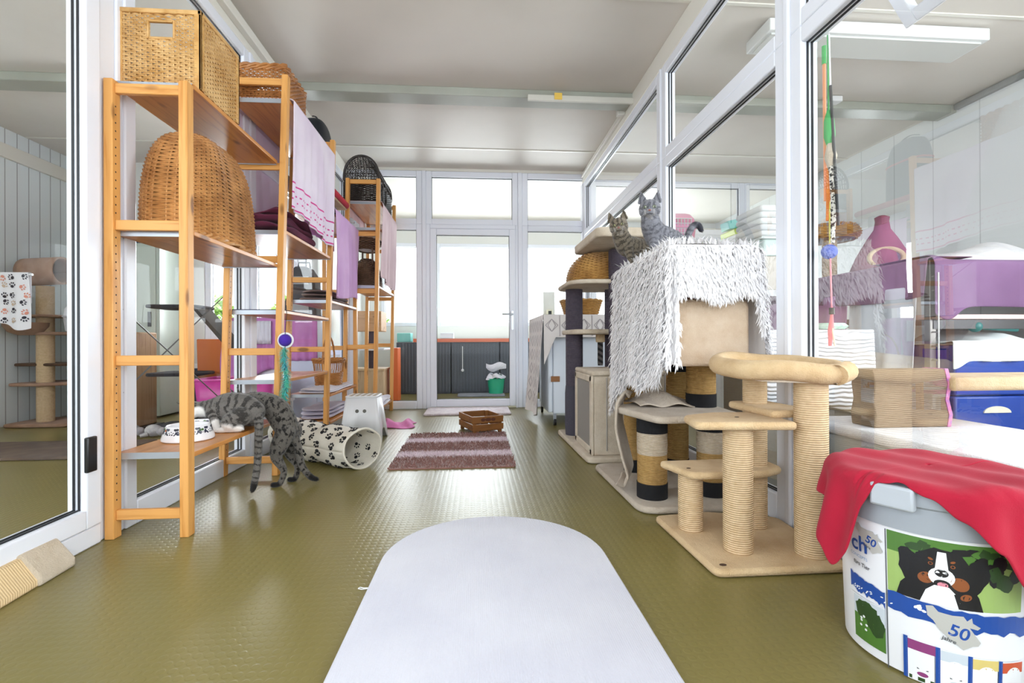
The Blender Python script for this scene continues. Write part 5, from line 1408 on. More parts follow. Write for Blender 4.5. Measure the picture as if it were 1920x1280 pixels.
# tall cupboard along the far glass with carrier and boxes
o = (2.4, 4.85, 0)
T = thing('white_cupboard', 'tall white cupboard behind the cats, carrying a pink pet carrier', 'cupboard', o)
MB(o).box(1.72, 2.98, 4.62, 5.15, 0, 1.70).build('body', mat('white_laminate', '#e9ebe8', .4), T, bev=.006)
for x0, x1 in ((1.735, 2.345), (2.355, 2.965)):
    d_ = MB(o).box(x0, x1, 4.60, 4.62, .05, 1.66).build('door', mat('white_laminate_door', '#eceeeb', .4), T, bev=.004)
    hx = x1-.05 if x0 < 2 else x0+.05
    MB(o).tube([(hx, 4.597, .95), (hx, 4.575, .95), (hx, 4.575, 1.07), (hx, 4.597, 1.07)], .006, 8).build('handle', M_handle, d_)
def carrier(o, m, label, sc=1., rz=0, name='pet_carrier', dark=False):
    t = thing(name, label, 'pet carrier', o)
    w, d, h = .15*sc, .24*sc, .30*sc
    def sec(z, k): return [(x, y, z) for x, y in rrect(-w*k, w*k, -d*k, d*k, .05*sc*k, 5)]
    def loft(mb, rings):
        n_ = len(rings[0]); vs = []; 
        for r in rings: vs += r
        fs = []
        for i in range(len(rings)-1):
            for j in range(n_): fs.append((i*n_+j, i*n_+(j+1) % n_, (i+1)*n_+(j+1) % n_, (i+1)*n_+j))
        fs.append(tuple(range(n_-1, -1, -1))); fs.append(tuple((len(rings)-1)*n_+j for j in range(n_)))
        mb.add([Vector(p) for p in vs], fs)
    mb = MB(); loft(mb, [sec(0, .88), sec(.01, .92), sec(h*.52, 1.0)]); mb.build('lower_shell', m, t)
    mb = MB(); loft(mb, [sec(h*.53, 1.0), sec(h*.80, .95), sec(h*.95, .80), sec(h, .66)]); mb.build('upper_shell', m, t)
    MB().prism(sec(h*.505, 1.05), (0, 0, .018*sc)).build('rim', m, t, bev=.004)
    vm = mat('dark_vent_slot', '#5a2238', .7) if not dark else M_black
    for k in range(5):
        for sx in (-1, 1):
            y = -d*.55+k*d*.27; p = MB()
            p.tube([(sx*(w*.975), y, h*.66), (sx*(w*.90), y, h*.86)], .006*sc, 6); p.build('vent_slot', vm, t)
    for k in range(4):
        MB().tube([(-w*.45, -d*.5+k*d*.3, h+.001), (w*.45, -d*.5+k*d*.3, h+.001)], .0045*sc, 6).build('vent_slot', vm, t)
    hd = MB().tube([(0, -d*.25, h), (0, -d*.22, h+.04*sc), (0, d*.22, h+.04*sc), (0, d*.25, h)], .012*sc, 8); hd.build('handle', m, t)
    dr = MB()
    for k in range(7): x = -w*.6+k*w*.2; dr.tube([(x, -d*1.005, h*.2), (x, -d*1.0, h*.78)], .004*sc, 6)
    for k in range(5): z = h*(.22+.14*k); dr.tube([(-w*.65, -d*1.012, z), (w*.65, -d*1.012, z)], .004*sc, 6)
    dr.build('grille_door', mat('white_wire', '#d9d9d9', .4) if not dark else M_black, t)
    t.rotation_euler[2] = rz
    return t
M_pinkp = mat('pink_plastic', '#e283ac', .35)
carrier((2.02, 4.87, 1.702), M_pinkp, 'pink plastic pet carrier on the white cupboard behind the sitting cat', 1.12)
tag(MB((2.80, 4.9, 1.702)).box(2.66, 2.95, 4.75, 5.08, 1.702, 1.86).build('wire_box', mat('clear_white_box', '#d8dedc', .3), None, bev=.01), 'clear white box under the lime tray on the cupboard', 'box')
q = MB((2.8, 4.9, 1.862)); q.obox((2.80, 4.9, 1.91), (.30, .30, .06), Matrix.Rotation(radians(-12), 3, 'Y')); tag(q.build('lime_tray', mat('lime_plastic', '#c3dc52', .4), None, bev=.008), 'tilted lime green tray on the clear box at the cupboard end', 'tray')
q = MB((2.72, 4.95, 1.95)); q.obox((2.73, 4.95, 1.99), (.17, .17, .09), Matrix.Rotation(radians(-12), 3, 'Y')); tag(q.build('turquoise_box', mat('turquoise_plastic', '#7ed4cf', .4), None, bev=.008), 'turquoise box resting in the lime green tray', 'box')
# ceiling heater
o = (2.5, 2.95, 2.7)
T = thing('ceiling_panel', 'long white ceiling heater panel in the right room', 'heater', o)
MB(o).box(1.80, 3.26, 2.82, 3.08, 2.66, 2.735).build('housing', mat('white_enamel', '#e6eaeb', .35), T, bev=.006)
MB(o).box(1.83, 3.23, 2.85, 3.05, 2.650, 2.662).build('grille', mat('grey_white_grille', '#d3d6d3', .5), T)
tag(MB((2.95, 3.6, 2.74)).box(2.88, 2.98, 3.70, 3.78, 2.70, 2.745).build('smoke_sensor', M_white_plastic, None, bev=.006), 'small white sensor box at the ceiling beam in the right room', 'sensor')
# wand toys hanging at the right post
def toy(name, label, parts):
    o = parts[0][1][0]; t = thing(name, label, 'cat toy', o, 'wand toys hanging by the right post')
    for nm, pts, r, m in parts: MB(o).tube(pts, r, 10).build(nm, m, t)
X_ = 1.352
M_or = mat('orange_plastic', '#eb9a6c', .4); M_gr = mat('green_felt', '#3fae5c', .7); M_lp = mat('leopard_print', '#e8e2d8', .9, col2='#2a2422', vs=90, vlo=.5, vhi=.54)
toy('wand_toy', 'orange stick wand toy hanging beside the right post', [('stick', [(X_, 1.775, 1.83), (X_, 1.770, 1.30)], .006, M_or), ('cap', [(X_, 1.775, 1.90), (X_, 1.775, 1.83)], .008, M_gr)])
toy('wand_toy', 'black wand toy hanging at a slant beside the right post', [('stick', [(X_, 1.742, 1.73), (X_, 1.705, 1.19)], .0055, mat('black_rod', '#2a2c2e', .5)), ('cord', [(X_, 1.748, 1.93), (X_, 1.742, 1.73)], .003, M_white_plastic)])
toy('wand_toy', 'green plush ball toy with a white tuft beside the right post', [('cord', [(X_, 1.755, 1.93), (X_, 1.752, 1.62)], .003, M_gr), ('ball', [(X_, 1.752, 1.64), (X_, 1.750, 1.60), (X_, 1.748, 1.54), (X_, 1.748, 1.50)], [.006, .018, .020, .008], M_gr), ('white_tuft', [(X_, 1.745, 1.51), (X_, 1.742, 1.46), (X_, 1.738, 1.40)], [.010, .022, .008], M_plush_cream)])
toy('wand_toy', 'spotted ribbon toy hanging beside the right post', [('ribbon', [(X_, 1.735, 1.42), (X_, 1.728, 1.30), (X_, 1.734, 1.13)], [.012, .011, .007], M_lp), ('orange_band', [(X_, 1.752, 1.42), (X_, 1.757, 1.22)], .008, mat('orange_ribbon', '#ee8a3c', .7))])
toy('wand_toy', 'yellow and pink string toy with a pink tassel beside the right post', [('yellow_string', [(X_, 1.752, 1.42), (X_, 1.748, 1.13)], .003, mat('yellow_string', '#e4dc6a', .7)), ('pink_string', [(X_, 1.748, 1.13), (X_, 1.740, .87)], .003, mat('coral_string', '#f08a94', .7)), ('knot', [(X_, 1.740, .885), (X_, 1.740, .86)], .010, M_black), ('tassel', [(X_, 1.740, .86), (X_, 1.745, .80), (X_, 1.750, .74)], [.005, .011, .006], mat('coral_tassel', '#f2868e', .8)), ('tassel_strand', [(X_, 1.740, .82), (X_, 1.725, .74)], .0035, mat('pale_strand', '#f6d9c0', .8))])
o = (X_, 1.752, 1.10); q = MB(o); q.sphere(o, .028, 10); tag(q.build('pompom', mat('royal_blue_felt', '#3a55b8', .9, bump=.8, bs=120, bd=.004), None), 'round royal blue pompom beside the right post', 'cat toy')

# ================================================================== LEFT SIDE ROOM, BEHIND THE GLASS
o = (-4.0, 4.9, 0)
T = thing('cat_tree', 'brown cat tree with a tunnel on top, standing by the left boarded wall', 'cat tree', o)
M_brownplush = plush('brown_plush', '#b3917a', '#9a7660')
slab(T, o, rpoly([(-4.27, 5.14), (-4.25, 4.68), (-3.72, 4.68), (-3.72, 5.14)], .05), .035, .033, M_brownplush, 'base')
post(T, o, -4.02, 4.86, .035, 1.30, .066, M_sisal); post(T, o, -3.89, 5.08, .035, .92, .06, M_sisal)
slab(T, o, rpoly([(-4.27, 4.75), (-3.98, 4.72), (-3.74, 4.9), (-3.78, 5.16), (-4.2, 5.16)], .05), .40, .03, M_brownplush)
slab(T, o, rpoly([(-4.27, 4.80), (-3.68, 4.80), (-3.68, 5.14), (-4.27, 5.14)], .06), .58, .028, plush('dark_brown_plush', '#5a4438', '#463428'))
slab(T, o, rpoly([(-4.15, 4.76), (-3.70, 4.76), (-3.70, 5.14), (-4.15, 5.14)], .06), .87, .028, M_brownplush)
slab(T, o, rpoly([(-4.16, 4.76), (-3.85, 4.76), (-3.85, 5.0), (-4.16, 5.0)], .06), 1.03, .025, M_brownplush)
mb = MB(o); mb.lathe([(.06, .84), (.13, .87), (.165, .92), (.17, .955), (.155, .945), (.11, .885), (.02, .865)], (-4.12, 4.78, 0), 24, 1.05, .8); mb.build('hammock_bowl', M_brownplush, T)
def tb(u, v):
    a = 2*pi*v; return Vector((-4.19+.42*u, 4.86+.118*cos(a)-.12*u, 1.43+.118*sin(a)))
MB(o).grid(tb, 6, 28).build('tunnel', M_brownplush, T, smooth=180, solid=.016)
o = (-3.85, 4.35, 0)
def pawb():
    loc = (-3.9, 4.3, .9); n = NT('white_paw_fleece'); n.set(col=rgb('#e9e6ea'), rough=.9, sheen=.4)
    def sf(a, b):
        return Vector((-4.12+a, 4.22+.02*sin(a*26)*(b/.4)+.02*sin(b*5), 1.34-b)), Vector((0, -1, 0))
    mb = MB(loc); mb.grid(lambda u, v: sf(u*.50, v*(.44+.03*sin(u*9)))[0], 40, 20)
    rr = random.Random(9)
    for i in range(6):
        for j in range(6):
            k = rr.choice((1, 1, 2, 3)); paw(mb, sf, .04+i*.085+rr.uniform(-.015, .015), .04+j*.068+rr.uniform(-.012, .012), .05, rr.uniform(0, 6.3), k, .004)
    mb.grid(lambda u, v: Vector((-4.12+u*.5, 4.222+.028*v, 1.340+.004*sin(pi*v))), 8, 4); mb.grid(lambda u, v: Vector((-4.12+u*.5, 4.25, 1.34-.25*v)), 8, 4)
    ob = mb.build('paw_blanket', [n.m, mat('charcoal_paws', '#33313c', .9), mat('salmon_paws', '#d9907c', .9), mat('tan_paws', '#c8b09a', .9)], None, smooth=80)
    tag(ob, 'white blanket with coloured paw prints hung on a rail in the left room', 'blanket')
pawb()
o = (-3.9, 4.3, 1.33); T = thing('blanket_rail', 'thin white rail on the left wall carrying the paw print blanket', 'rail', o)
MB(o).tube([(-4.32, 4.235, 1.325), (-3.60, 4.235, 1.325)], .010, 8).build('rod', M_white_plastic, T)
MB(o).box(-4.32, -4.30, 4.20, 4.27, 1.29, 1.36).build('wall_plate', M_white_plastic, T)
carrier((-3.70, 4.93, .873), mat('white_grey_plastic', '#d6d4da', .4), 'white pet carrier with a dark opening on the brown cat tree', .85, radians(20), dark=True)
flat_mat('floor_mat', 'brown mat with dark edge on the floor of the left room', -3.62, -2.45, 3.38, 3.95, .001, .018, mat('brown_grey_mat', '#6a5a4e', .9, col2='#5c4d44', vs=9), .02)
o = (-4.0, 4.35, 0)
T = thing('cat_ramp', 'beige carpeted ramp leaning at the base of the brown cat tree', 'cat ramp', o)
MB(o).prism([(-4.28, 4.20, 0), (-3.95, 4.20, 0), (-3.95, 4.20, .02), (-4.26, 4.20, .24), (-4.28, 4.20, .22)], (0, .12, 0)).build('ramp_board', M_brownplush, T, bev=.006)
# locker with a blue box on top
o = (-3.35, 5.42, 0)
T = thing('locker', 'pale grey-green locker by the far wall of the left room', 'locker', o)
MB(o).box(-3.80, -3.20, 5.18, 5.60, .02, 1.78).build('locker_body', mat('pale_grey_green_steel', '#b9c4bb', .35), T, bev=.006)
d_ = MB(o).box(-3.77, -3.23, 5.165, 5.182, .06, 1.74).build('door', mat('locker_door', '#c3cdc4', .35), T, bev=.004)
MB(o).box(-3.30, -3.27, 5.155, 5.166, .93, 1.08).build('latch', mat('grey_latch', '#55585a', .4), d_)
tag(MB((-3.5, 5.4, 1.785)).box(-3.76, -3.30, 5.2, 5.56, 1.785, 2.0).build('storage_box', mat('dull_blue_box', '#3c6288', .5), None, bev=.01), 'dull blue box on top of the locker', 'box')
# wooden scratch barrel, cat flap frame
o = (-2.93, 4.6, 0)
T = thing('scratch_barrel', 'tall brown wooden scratch box in the left room', 'scratcher', o)
MB(o).box(-3.22, -2.95, 4.46, 4.74, .02, .86).build('barrel_body', wood_mat('dull_brown_board', '#a9855f', '#8e6b49', 2, True, .7), T, bev=.012)
MB(o).box(-3.26, -2.91, 4.42, 4.78, 0, .02).build('base', M_black, T)
o = (-2.72, 4.95, .02)
T = thing('framed_flap', 'white framed cat flap door leaning beside the scratch box', 'cat flap', o)
mb = MB(o); frame_ring(mb, 'y', 4.95, -2.86, -2.54, .02, .56, .045, .03); mb.build('frame', M_white_plastic, T, bev=.004)
MB(o).box(-2.815, -2.585, 4.945, 4.955, .065, .515).build('flap', mat('dark_blue_grey_panel', '#2f4058', .3), T)
# black topped cat tree with ramp
o = (-2.62, 4.6, 0)
T = thing('cat_tree', 'grey cat tree with black platforms and a sloping ramp in the left room', 'cat tree', o)
M_dk = plush('charcoal_plush', '#3d3b40', '#2e2c31')
slab(T, o, rpoly([(-2.86, 4.38), (-2.42, 4.38), (-2.42, 4.8), (-2.86, 4.8)], .05), .03, .028, M_dk, 'base')
post(T, o, -2.62, 4.62, .03, 1.07, .058, M_sisal)
for z in (.50, 1.10): slab(T, o, rpoly([(-2.88, 4.42), (-2.45, 4.42), (-2.45, 4.82), (-2.88, 4.82)], .08), z, .03, M_dk)
MB(o).prism([(-2.47, 4.46, 1.05), (-2.47, 4.46, 1.09), (-2.13, 4.46, .70), (-2.15, 4.46, .66)], (0, .26, 0)).build('ramp', plush('grey_brown_plush', '#55504c', '#433f3c'), T, bev=.006)
# orange crate
tag(MB((-2.55, 4.98, 0)).prism([(-2.66, 4.88, 0), (-2.47, 4.88, 0), (-2.44, 4.88, .80), (-2.68, 4.88, .80)], (0, .25, 0)).build('orange_container', mat('orange_container_plastic', '#d9793c', .45), None, bev=.01), 'tall orange container in the left room', 'container')
# mauve covered crate on a table, magenta tray
o = (-2.12, 4.75, 0)
T = thing('low_table', 'white low table carrying the magenta tray in the left room', 'table', o)
MB(o).box(-2.40, -1.70, 4.25, 4.72, .22, .25).build('table_top', M_white_plastic, T, bev=.004)
for x in (-2.37, -1.73):
    for y in (4.28, 4.69): MB(o).box(x-.018, x+.018, y-.018, y+.018, 0, .22).build('leg', M_white_plastic, T)
o = (-2.12, 4.45, .252)
T = thing('litter_tray', 'magenta litter tray on the low white table', 'litter tray', o)
mb = MB(o); a = rrect(-2.37, -1.75, 4.28, 4.66, .06, 5); b = [(-2.06+(x+2.06)*1.04, 4.47+(y-4.47)*1.08) for x, y in a]; k = len(a)
mb.add([Vector((x, y, .252)) for x, y in a]+[Vector((x, y, .44)) for x, y in b], [tuple(range(k-1, -1, -1))]+[(j, (j+1) % k, k+(j+1) % k, k+j) for j in range(k)])
mb.build('tray', mat('magenta_plastic', '#c23a94', .35), T, solid=.008)
MB(o).tube([(x, y, .445) for x, y in b], .012, 8, closed=True).build('rim', mat('magenta_rim', '#cc4a9e', .35), T)
o = (-2.17, 4.98, 0)
T = thing('covered_crate', 'crate under a mauve cloth with a pleated top in the left room', 'crate', o)
MB(o).box(-2.38, -1.92, 4.82, 5.2, 0, .98).build('crate_body', mat('white_crate', '#e4e4ea', .4), T, bev=.008)
M_mv = towel_mat('orchid_cloth', '#cf8cc8', '#bb74b6', 4)
mb = MB(o)
mb.grid(lambda u, v: Vector((-2.40+.50*u+.012*sin(v*6), 4.80-.012*sin(u*40)*v-.02*v, 1.0-v*(.55+.06*sin(u*5)))), 44, 16)
mb.grid(lambda u, v: Vector((-1.90+.015*sin(u*20)*v, 4.80+.42*u, 1.0-v*.5)), 20, 12)
mb.grid(lambda u, v: Vector((-2.40-.015*sin(u*20)*v, 4.80+.42*u, 1.0-v*.5)), 20, 12)
mb.grid(lambda u, v: Vector((-2.40+.50*u, 4.80+.42*v, 1.0)), 6, 6)
mb.build('cloth_cover', M_mv, T, smooth=180, solid=.005)
MB(o).grid(lambda u, v: Vector((-2.36+.42*u, 4.775-.008*sin(u*70), .97-.22*v)), 60, 4).build('pleated_band', M_cloth_white, T, smooth=180, solid=.004)
o = (-1.72, 5.02, 0)
T = thing('covered_crate', 'magenta cloth-covered crate below the grey carriers', 'crate', o)
MB(o).box(-1.90, -1.54, 4.86, 5.2, .0, .98).build('crate_body', mat('pale_blue_crate', '#cdd3ea', .4), T, bev=.008)
mb = MB(o); mb.grid(lambda u, v: Vector((-1.905+.37*u, 4.85-.010*sin(u*30)*v, .985-v*.40)), 30, 10); mb.grid(lambda u, v: Vector((-1.905+.37*u, 4.85+.35*v, .988)), 6, 6); mb.build('cloth_cover', M_mv, T, smooth=180, solid=.005)
M_gry = fabric('grey_nylon', '#5d5c60', '#515055', rough=.7)
def grey_carrier(o, sc, label):
    t = thing('pet_carrier', label, 'pet carrier', o)
    MB(o).prism([(o[0]-.16*sc, o[1], o[2]), (o[0]+.16*sc, o[1], o[2]), (o[0]+.15*sc, o[1], o[2]+.14*sc), (o[0]+.07*sc, o[1], o[2]+.27*sc), (o[0]-.07*sc, o[1], o[2]+.27*sc), (o[0]-.15*sc, o[1], o[2]+.14*sc)], (0, .26*sc, 0)).build('carrier_body', M_gry, t, bev=.02, seg=3)
    MB(o).tube([(o[0]-.06, o[1]+.13*sc, o[2]+.265*sc), (o[0]-.05, o[1]+.13*sc, o[2]+.33*sc), (o[0]+.05, o[1]+.13*sc, o[2]+.33*sc), (o[0]+.06, o[1]+.13*sc, o[2]+.265*sc)], .009, 8).build('handle', M_black, t)
    MB(o).box(o[0]-.09*sc, o[0]+.09*sc, o[1]-.004, o[1]+.001, o[2]+.06*sc, o[2]+.15*sc).build('mesh_window', mat('pale_mesh', '#a7a9ac', .8), t)
grey_carrier((-1.72, 4.88, .995), 1.05, 'lower grey fabric pet carrier behind the shelving'); grey_carrier((-1.71, 4.90, 1.285), .85, 'upper grey fabric pet carrier stacked behind the shelving')
for k, (x, y, c_, lb) in enumerate(((-3.02, 4.30, '#cfc9d6', 'pale plush toy lying on the left room floor nearest the locker'), (-2.80, 4.18, '#b9b0a8', 'taupe plush toy lying on the left room floor by the scratch box'), (-2.62, 4.16, '#d8d4cf', 'cream plush toy lying on the left room floor near the grey cat tree'))):
    o = (x, y, 0); T = thing('plush_toy', lb, 'plush toy', o); mp = plush('toy_plush_%d' % k, c_, '#8d8690')
    q = MB(o); q.sphere((x, y, .05), .05, 10, 1.3, 1, 1); q.build('body', mp, T)
    q = MB(o); q.sphere((x+.075, y-.02, .045), .035, 10); q.build('head', mp, T)
    for s_ in (-1, 1): q = MB(o); q.tube([(x-.02, y+s_*.04, .03), (x-.06, y+s_*.07, .018)], [.02, .014], 8); q.build('leg', mp, T)

# ================================================================== FAR ROOM BEYOND THE GLASS DOOR
n = NT('slate_tambour'); sp = n.n('SeparateXYZ', {'Vector': n.obj()}).outputs
w = n.math('SINE', n.math('MULTIPLY', sp[0], 2*pi/.045)); n.set(col=n.mix(n.math('MULTIPLY', n.math('ADD', w, 1.), .3), rgb('#3b4049'), rgb('#4b515c')), rough=.35); n.bump(w, .4, .002); M_tamb = n.m
n = 0
for (x0, x1, lb) in ((-1.15, -.36, 'left slate grey ribbed counter unit in the far room'), (-.35, .36, 'middle slate grey ribbed counter unit in the far room, behind the door'), (.37, 1.4, 'right slate grey ribbed counter unit in the far room')):
    o = ((x0+x1)/2, 7.5, 0); T = thing('counter_unit', lb, 'counter', o)
    MB(o).box(x0, x1, 7.2, 7.85, .0, .76).build('body', mat('slate_side', '#40454e', .4), T, bev=.003)
    MB(o).box(x0+.01, x1-.01, 7.185, 7.2, .03, .745).build('ribbed_front', M_tamb, T)
o = (.1, 7.5, .762); T = thing('worktop', 'long worktop with an orange front edge on the slate counter in the far room', 'worktop', o)
MB(o).box(-.9, 1.45, 7.175, 7.86, .762, .812).build('top_board', mat('white_worktop', '#e6e4e0', .4), T, bev=.003)
MB(o).box(-.9, 1.45, 7.155, 7.175, .762, .814).build('orange_edge', mat('orange_edge_band', '#e0744e', .45), T)
for k, (x, c_, lb) in enumerate(((-1.05, '#7fc6c0', 'turquoise box on the far counter behind the shelving'), (-.72, '#58b9a8', 'teal box on the far counter left of the door'), (-.42, '#d7dde4', 'white box on the far counter at the left of the door glass'))):
    tag(MB((x, 7.4, .8)).box(x-.10, x+.10, 7.25, 7.5, .763 if x < -.9 else .817, .90).build('storage_box', mat('far_box_%d' % k, c_, .5), None, bev=.01), lb, 'box')
o = (.30, 7.02, 0); T = thing('green_bucket', 'green bucket with a white bag on the floor of the far room', 'bucket', o)
MB(o).lathe([(.001, .004), (.10, .004), (.125, .23), (.132, .235), (.122, .235), (.10, .02)], o, 28).build('bucket_body', mat('green_plastic', '#1fae84', .4), T)
def bagf(u, v):
    a = 2*pi*u; r = .13+.03*sin(a*4+v*3); z = .235+.06*v+.02*sin(a*3); return Vector((.30+r*(1-.4*v)*cos(a), 7.02+r*(1-.4*v)*sin(a), z))
MB(o).grid(bagf, 30, 6, wrap=True).build('liner_bag', M_cloth_white, T, smooth=180)
draped('white_bag', 'crumpled white bag hung on the counter front above the green bucket', lambda u, v: Vector((.16+.30*u, 7.175-.03*sin(pi*u)*sin(pi*v)-.01*abs(sin(u*23+v*9)), .445-.11*v*(.6+.5*sin(pi*u))-.02*sin(u*7))), 30, 12, M_cloth_white, (.3, 7.1, .4), 'bag', .004)
o = (-.185, 7.16, .34); T = thing('pull_cord', 'white pull cord with a ball hanging in front of the far counter', 'cord', o)
MB(o).tube([(-.185, 7.17, .70), (-.185, 7.17, .36)], .006, 6).build('cord', M_white_plastic, T); q = MB(o); q.sphere((-.185, 7.165, .345), .022, 10); q.build('ball', M_white_plastic, T)
tag(MB((0, 6.99, 0)).prism([(x, y, .0) for x, y in rrect(-.25, .42, 6.72, 7.08, .05)], (0, 0, .02)).build('floor_cushion', fabric('grey_cushion', '#8f929c', '#7d808a'), None, bev=.008), 'flat grey cushion on the far room floor in front of the counter', 'cushion')
# wooden cat house
o = (-1.4, 6.25, 0)
T = thing('wooden_cat_house', 'pale wooden cat house with grey posts seen behind the far shelving', 'cat tree', o)
M_pale = wood_mat('pale_birch', '#d2b795', '#bb9c78', 2, True, .55)
MB(o).box(-1.60, -1.13, 6.10, 6.5, 0, .41).build('base_box', M_pale, T, bev=.006)
MB(o).box(-1.62, -1.12, 6.08, 6.52, .41, .435).build('shelf', M_pale, T, bev=.004)
MB(o).box(-1.62, -1.12, 6.08, 6.52, .66, .69).build('shelf', M_plush_white, T, bev=.008)
MB(o).box(-1.60, -1.16, 6.10, 6.46, .90, 1.15).build('upper_box', wood_mat('knotty_board', '#bd9268', '#a0774f', 0, True, .6), T, bev=.006)
for x in (-1.55, -1.30): post(T, o, x, 6.28, .435, .90, .05, M_sisal_grey)
tag(MB((-1.0, 6.4, 0)).box(-1.08, -.99, 6.3, 6.55, 0, .69).build('orange_board', mat('orange_board', '#d9662c', .5), None, bev=.004), 'upright orange board beside the wooden cat house', 'board')
o = (1.3, 6.5, 1.0)
T = thing('wall_dispenser', 'cream soap dispenser on the right side of the far room', 'dispenser', (1.02, 6.6, 1.0))
MB((1.02, 6.6, 1.0)).box(.94, 1.10, 6.62, 6.70, 0, 1.45).build('panel', M_header, T, bev=.004)
MB((1.02, 6.6, 1.0)).box(.98, 1.06, 6.54, 6.62, 1.02, 1.20).build('dispenser_body', mat('cream_plastic', '#e4dcc0', .4), T, bev=.01)
MB((1.02, 6.6, 1.0)).box(1.0, 1.04, 6.53, 6.545, 1.12, 1.18).build('window', M_black, T)

# ================================================================== OUTDOORS
o = (0, 24, -.2)
T = thing('facade_building', 'pale building with small grey windows outside beyond the far room', 'building', o)
MB(o).box(-14, 16, 24, 30, -.2, 9).build('facade', mat('white_render', '#f1f2f4', .9), T)
for x, z in ((.35, 5.0), (.3, 3.85), (-5.5, 4.4), (6.5, 4.4)): MB(o).box(x-.42, x+.42, 23.96, 24.0, z-.16, z+.16).build('window', mat('grey_window', '#9aa4b4', .3), T)
def bush(o, rx, ry, rz, label, seed, n_=1500):
    t = thing('garden_bush', label, 'bush', o, 'garden bushes outside the left room')
    rr = random.Random(seed); mb = MB(o)
    for i in range(n_):
        a = rr.uniform(0, 2*pi); e = math.asin(rr.uniform(-.9, 1)); k = rr.uniform(.6, 1)
        c = Vector((o[0]+rx*k*cos(a)*cos(e), o[1]+ry*k*sin(a)*cos(e), o[2]+rz+rz*k*sin(e)))
        d1 = Vector((rr.uniform(-1, 1), rr.uniform(-1, 1), rr.uniform(-1, 1))).normalized()*.10; d2 = d1.cross(Vector((rr.uniform(-1, 1), rr.uniform(-1, 1), 1))).normalized()*.045
        mb.add([c-d1, c+d2, c+d1, c-d2], [(0, 1, 2, 3)])
    mb.build('foliage', mat('sunlit_leaves', '#7fa04e', .7, col2='#a9c96a', vs=2), t, smooth=0)
    MB(o).tube([(o[0], o[1], o[2]-.05), (o[0], o[1], o[2]+rz)], [.05, .02], 8).build('stem', mat('bark', '#5b4a38', .9), t)
for k, (x, y, r) in enumerate(((-5.5, 10.5, .72), (-3.95, 10.9, .75), (-2.5, 10.6, .7), (-7.1, 11.2, .8))): bush((x, y, -.2), r, .7, 1.0, ('leafy green bush outside the left room, second from the left', 'leafy green bush outside the left room, third from the left', 'leafy green bush outside the left room, nearest the shelving', 'leafy green bush outside the left room, furthest left')[k], 30+k)
o = (-4.5, 9.6, -.2)
T = thing('wire_fence', 'diamond wire fence in front of the garden bushes', 'fence', o)
mb = MB(o)
for i in range(-18, 62):
    for s_ in (1, -1):
        x0 = -7.8+i*.12; x1 = x0+s_*1.5
        mb.tube([(x0, 9.6, -.2), (x1, 9.6, 1.3)], .006, 4)
mb.build('wire_mesh', mat('galvanised_wire', '#c9cdd0', .4, metal=.5), T)
for x in (-7.5, -5.5, -3.5, -1.5): MB(o).tube([(x, 9.6, -.2), (x, 9.6, 1.4)], .025, 8).build('fence_post', M_galv, T)
# ================================================================== CATS
def capsule(mb, pts, rad, n=14, flat=1.):
    """tapered tube with rounded ends"""
    pts = [Vector(p) for p in pts]
    # resample
    P, R = [], []
    for i in range(len(pts)-1):
        for k in range(6):
            t = k/6
            p0 = pts[max(i-1, 0)]; p1 = pts[i]; p2 = pts[i+1]; p3 = pts[min(i+2, len(pts)-1)]
            P.append(.5*((2*p1)+(p2-p0)*t+(2*p0-5*p1+4*p2-p3)*t*t+(3*p1-p0-3*p2+p3)*t**3)); R.append(rad[i]*(1-t)+rad[i+1]*t)
    P.append(pts[-1]); R.append(rad[-1])
    d0 = (P[0]-P[1]).normalized(); d1 = (P[-1]-P[-2]).normalized()
    A, RA = [], []
    for k in range(5):
        a = pi/2*(1-k/5); A.append(P[0]+d0*R[0]*sin(a)); RA.append(max(R[0]*cos(a), .0004))
    B, RB = [], []
    for k in range(1, 6):
        a = pi/2*k/5; B.append(P[-1]+d1*R[-1]*sin(a)); RB.append(max(R[-1]*cos(a), .0004))
    mb.tube(A+P+B, RA+R+RB, n)
    return P, R
def ellipsoid(mb, c, rx, ry, rz, M=None, n=10):
    c = Vector(c); b = MB(); b.sphere((0, 0, 0), 1, n)
    vs = []
    for p in b.v:
        q = Vector((p.x*rx, p.y*ry, p.z*rz)); vs.append(c+(M @ q if M is not None else q))
    mb.add(vs, b.f)
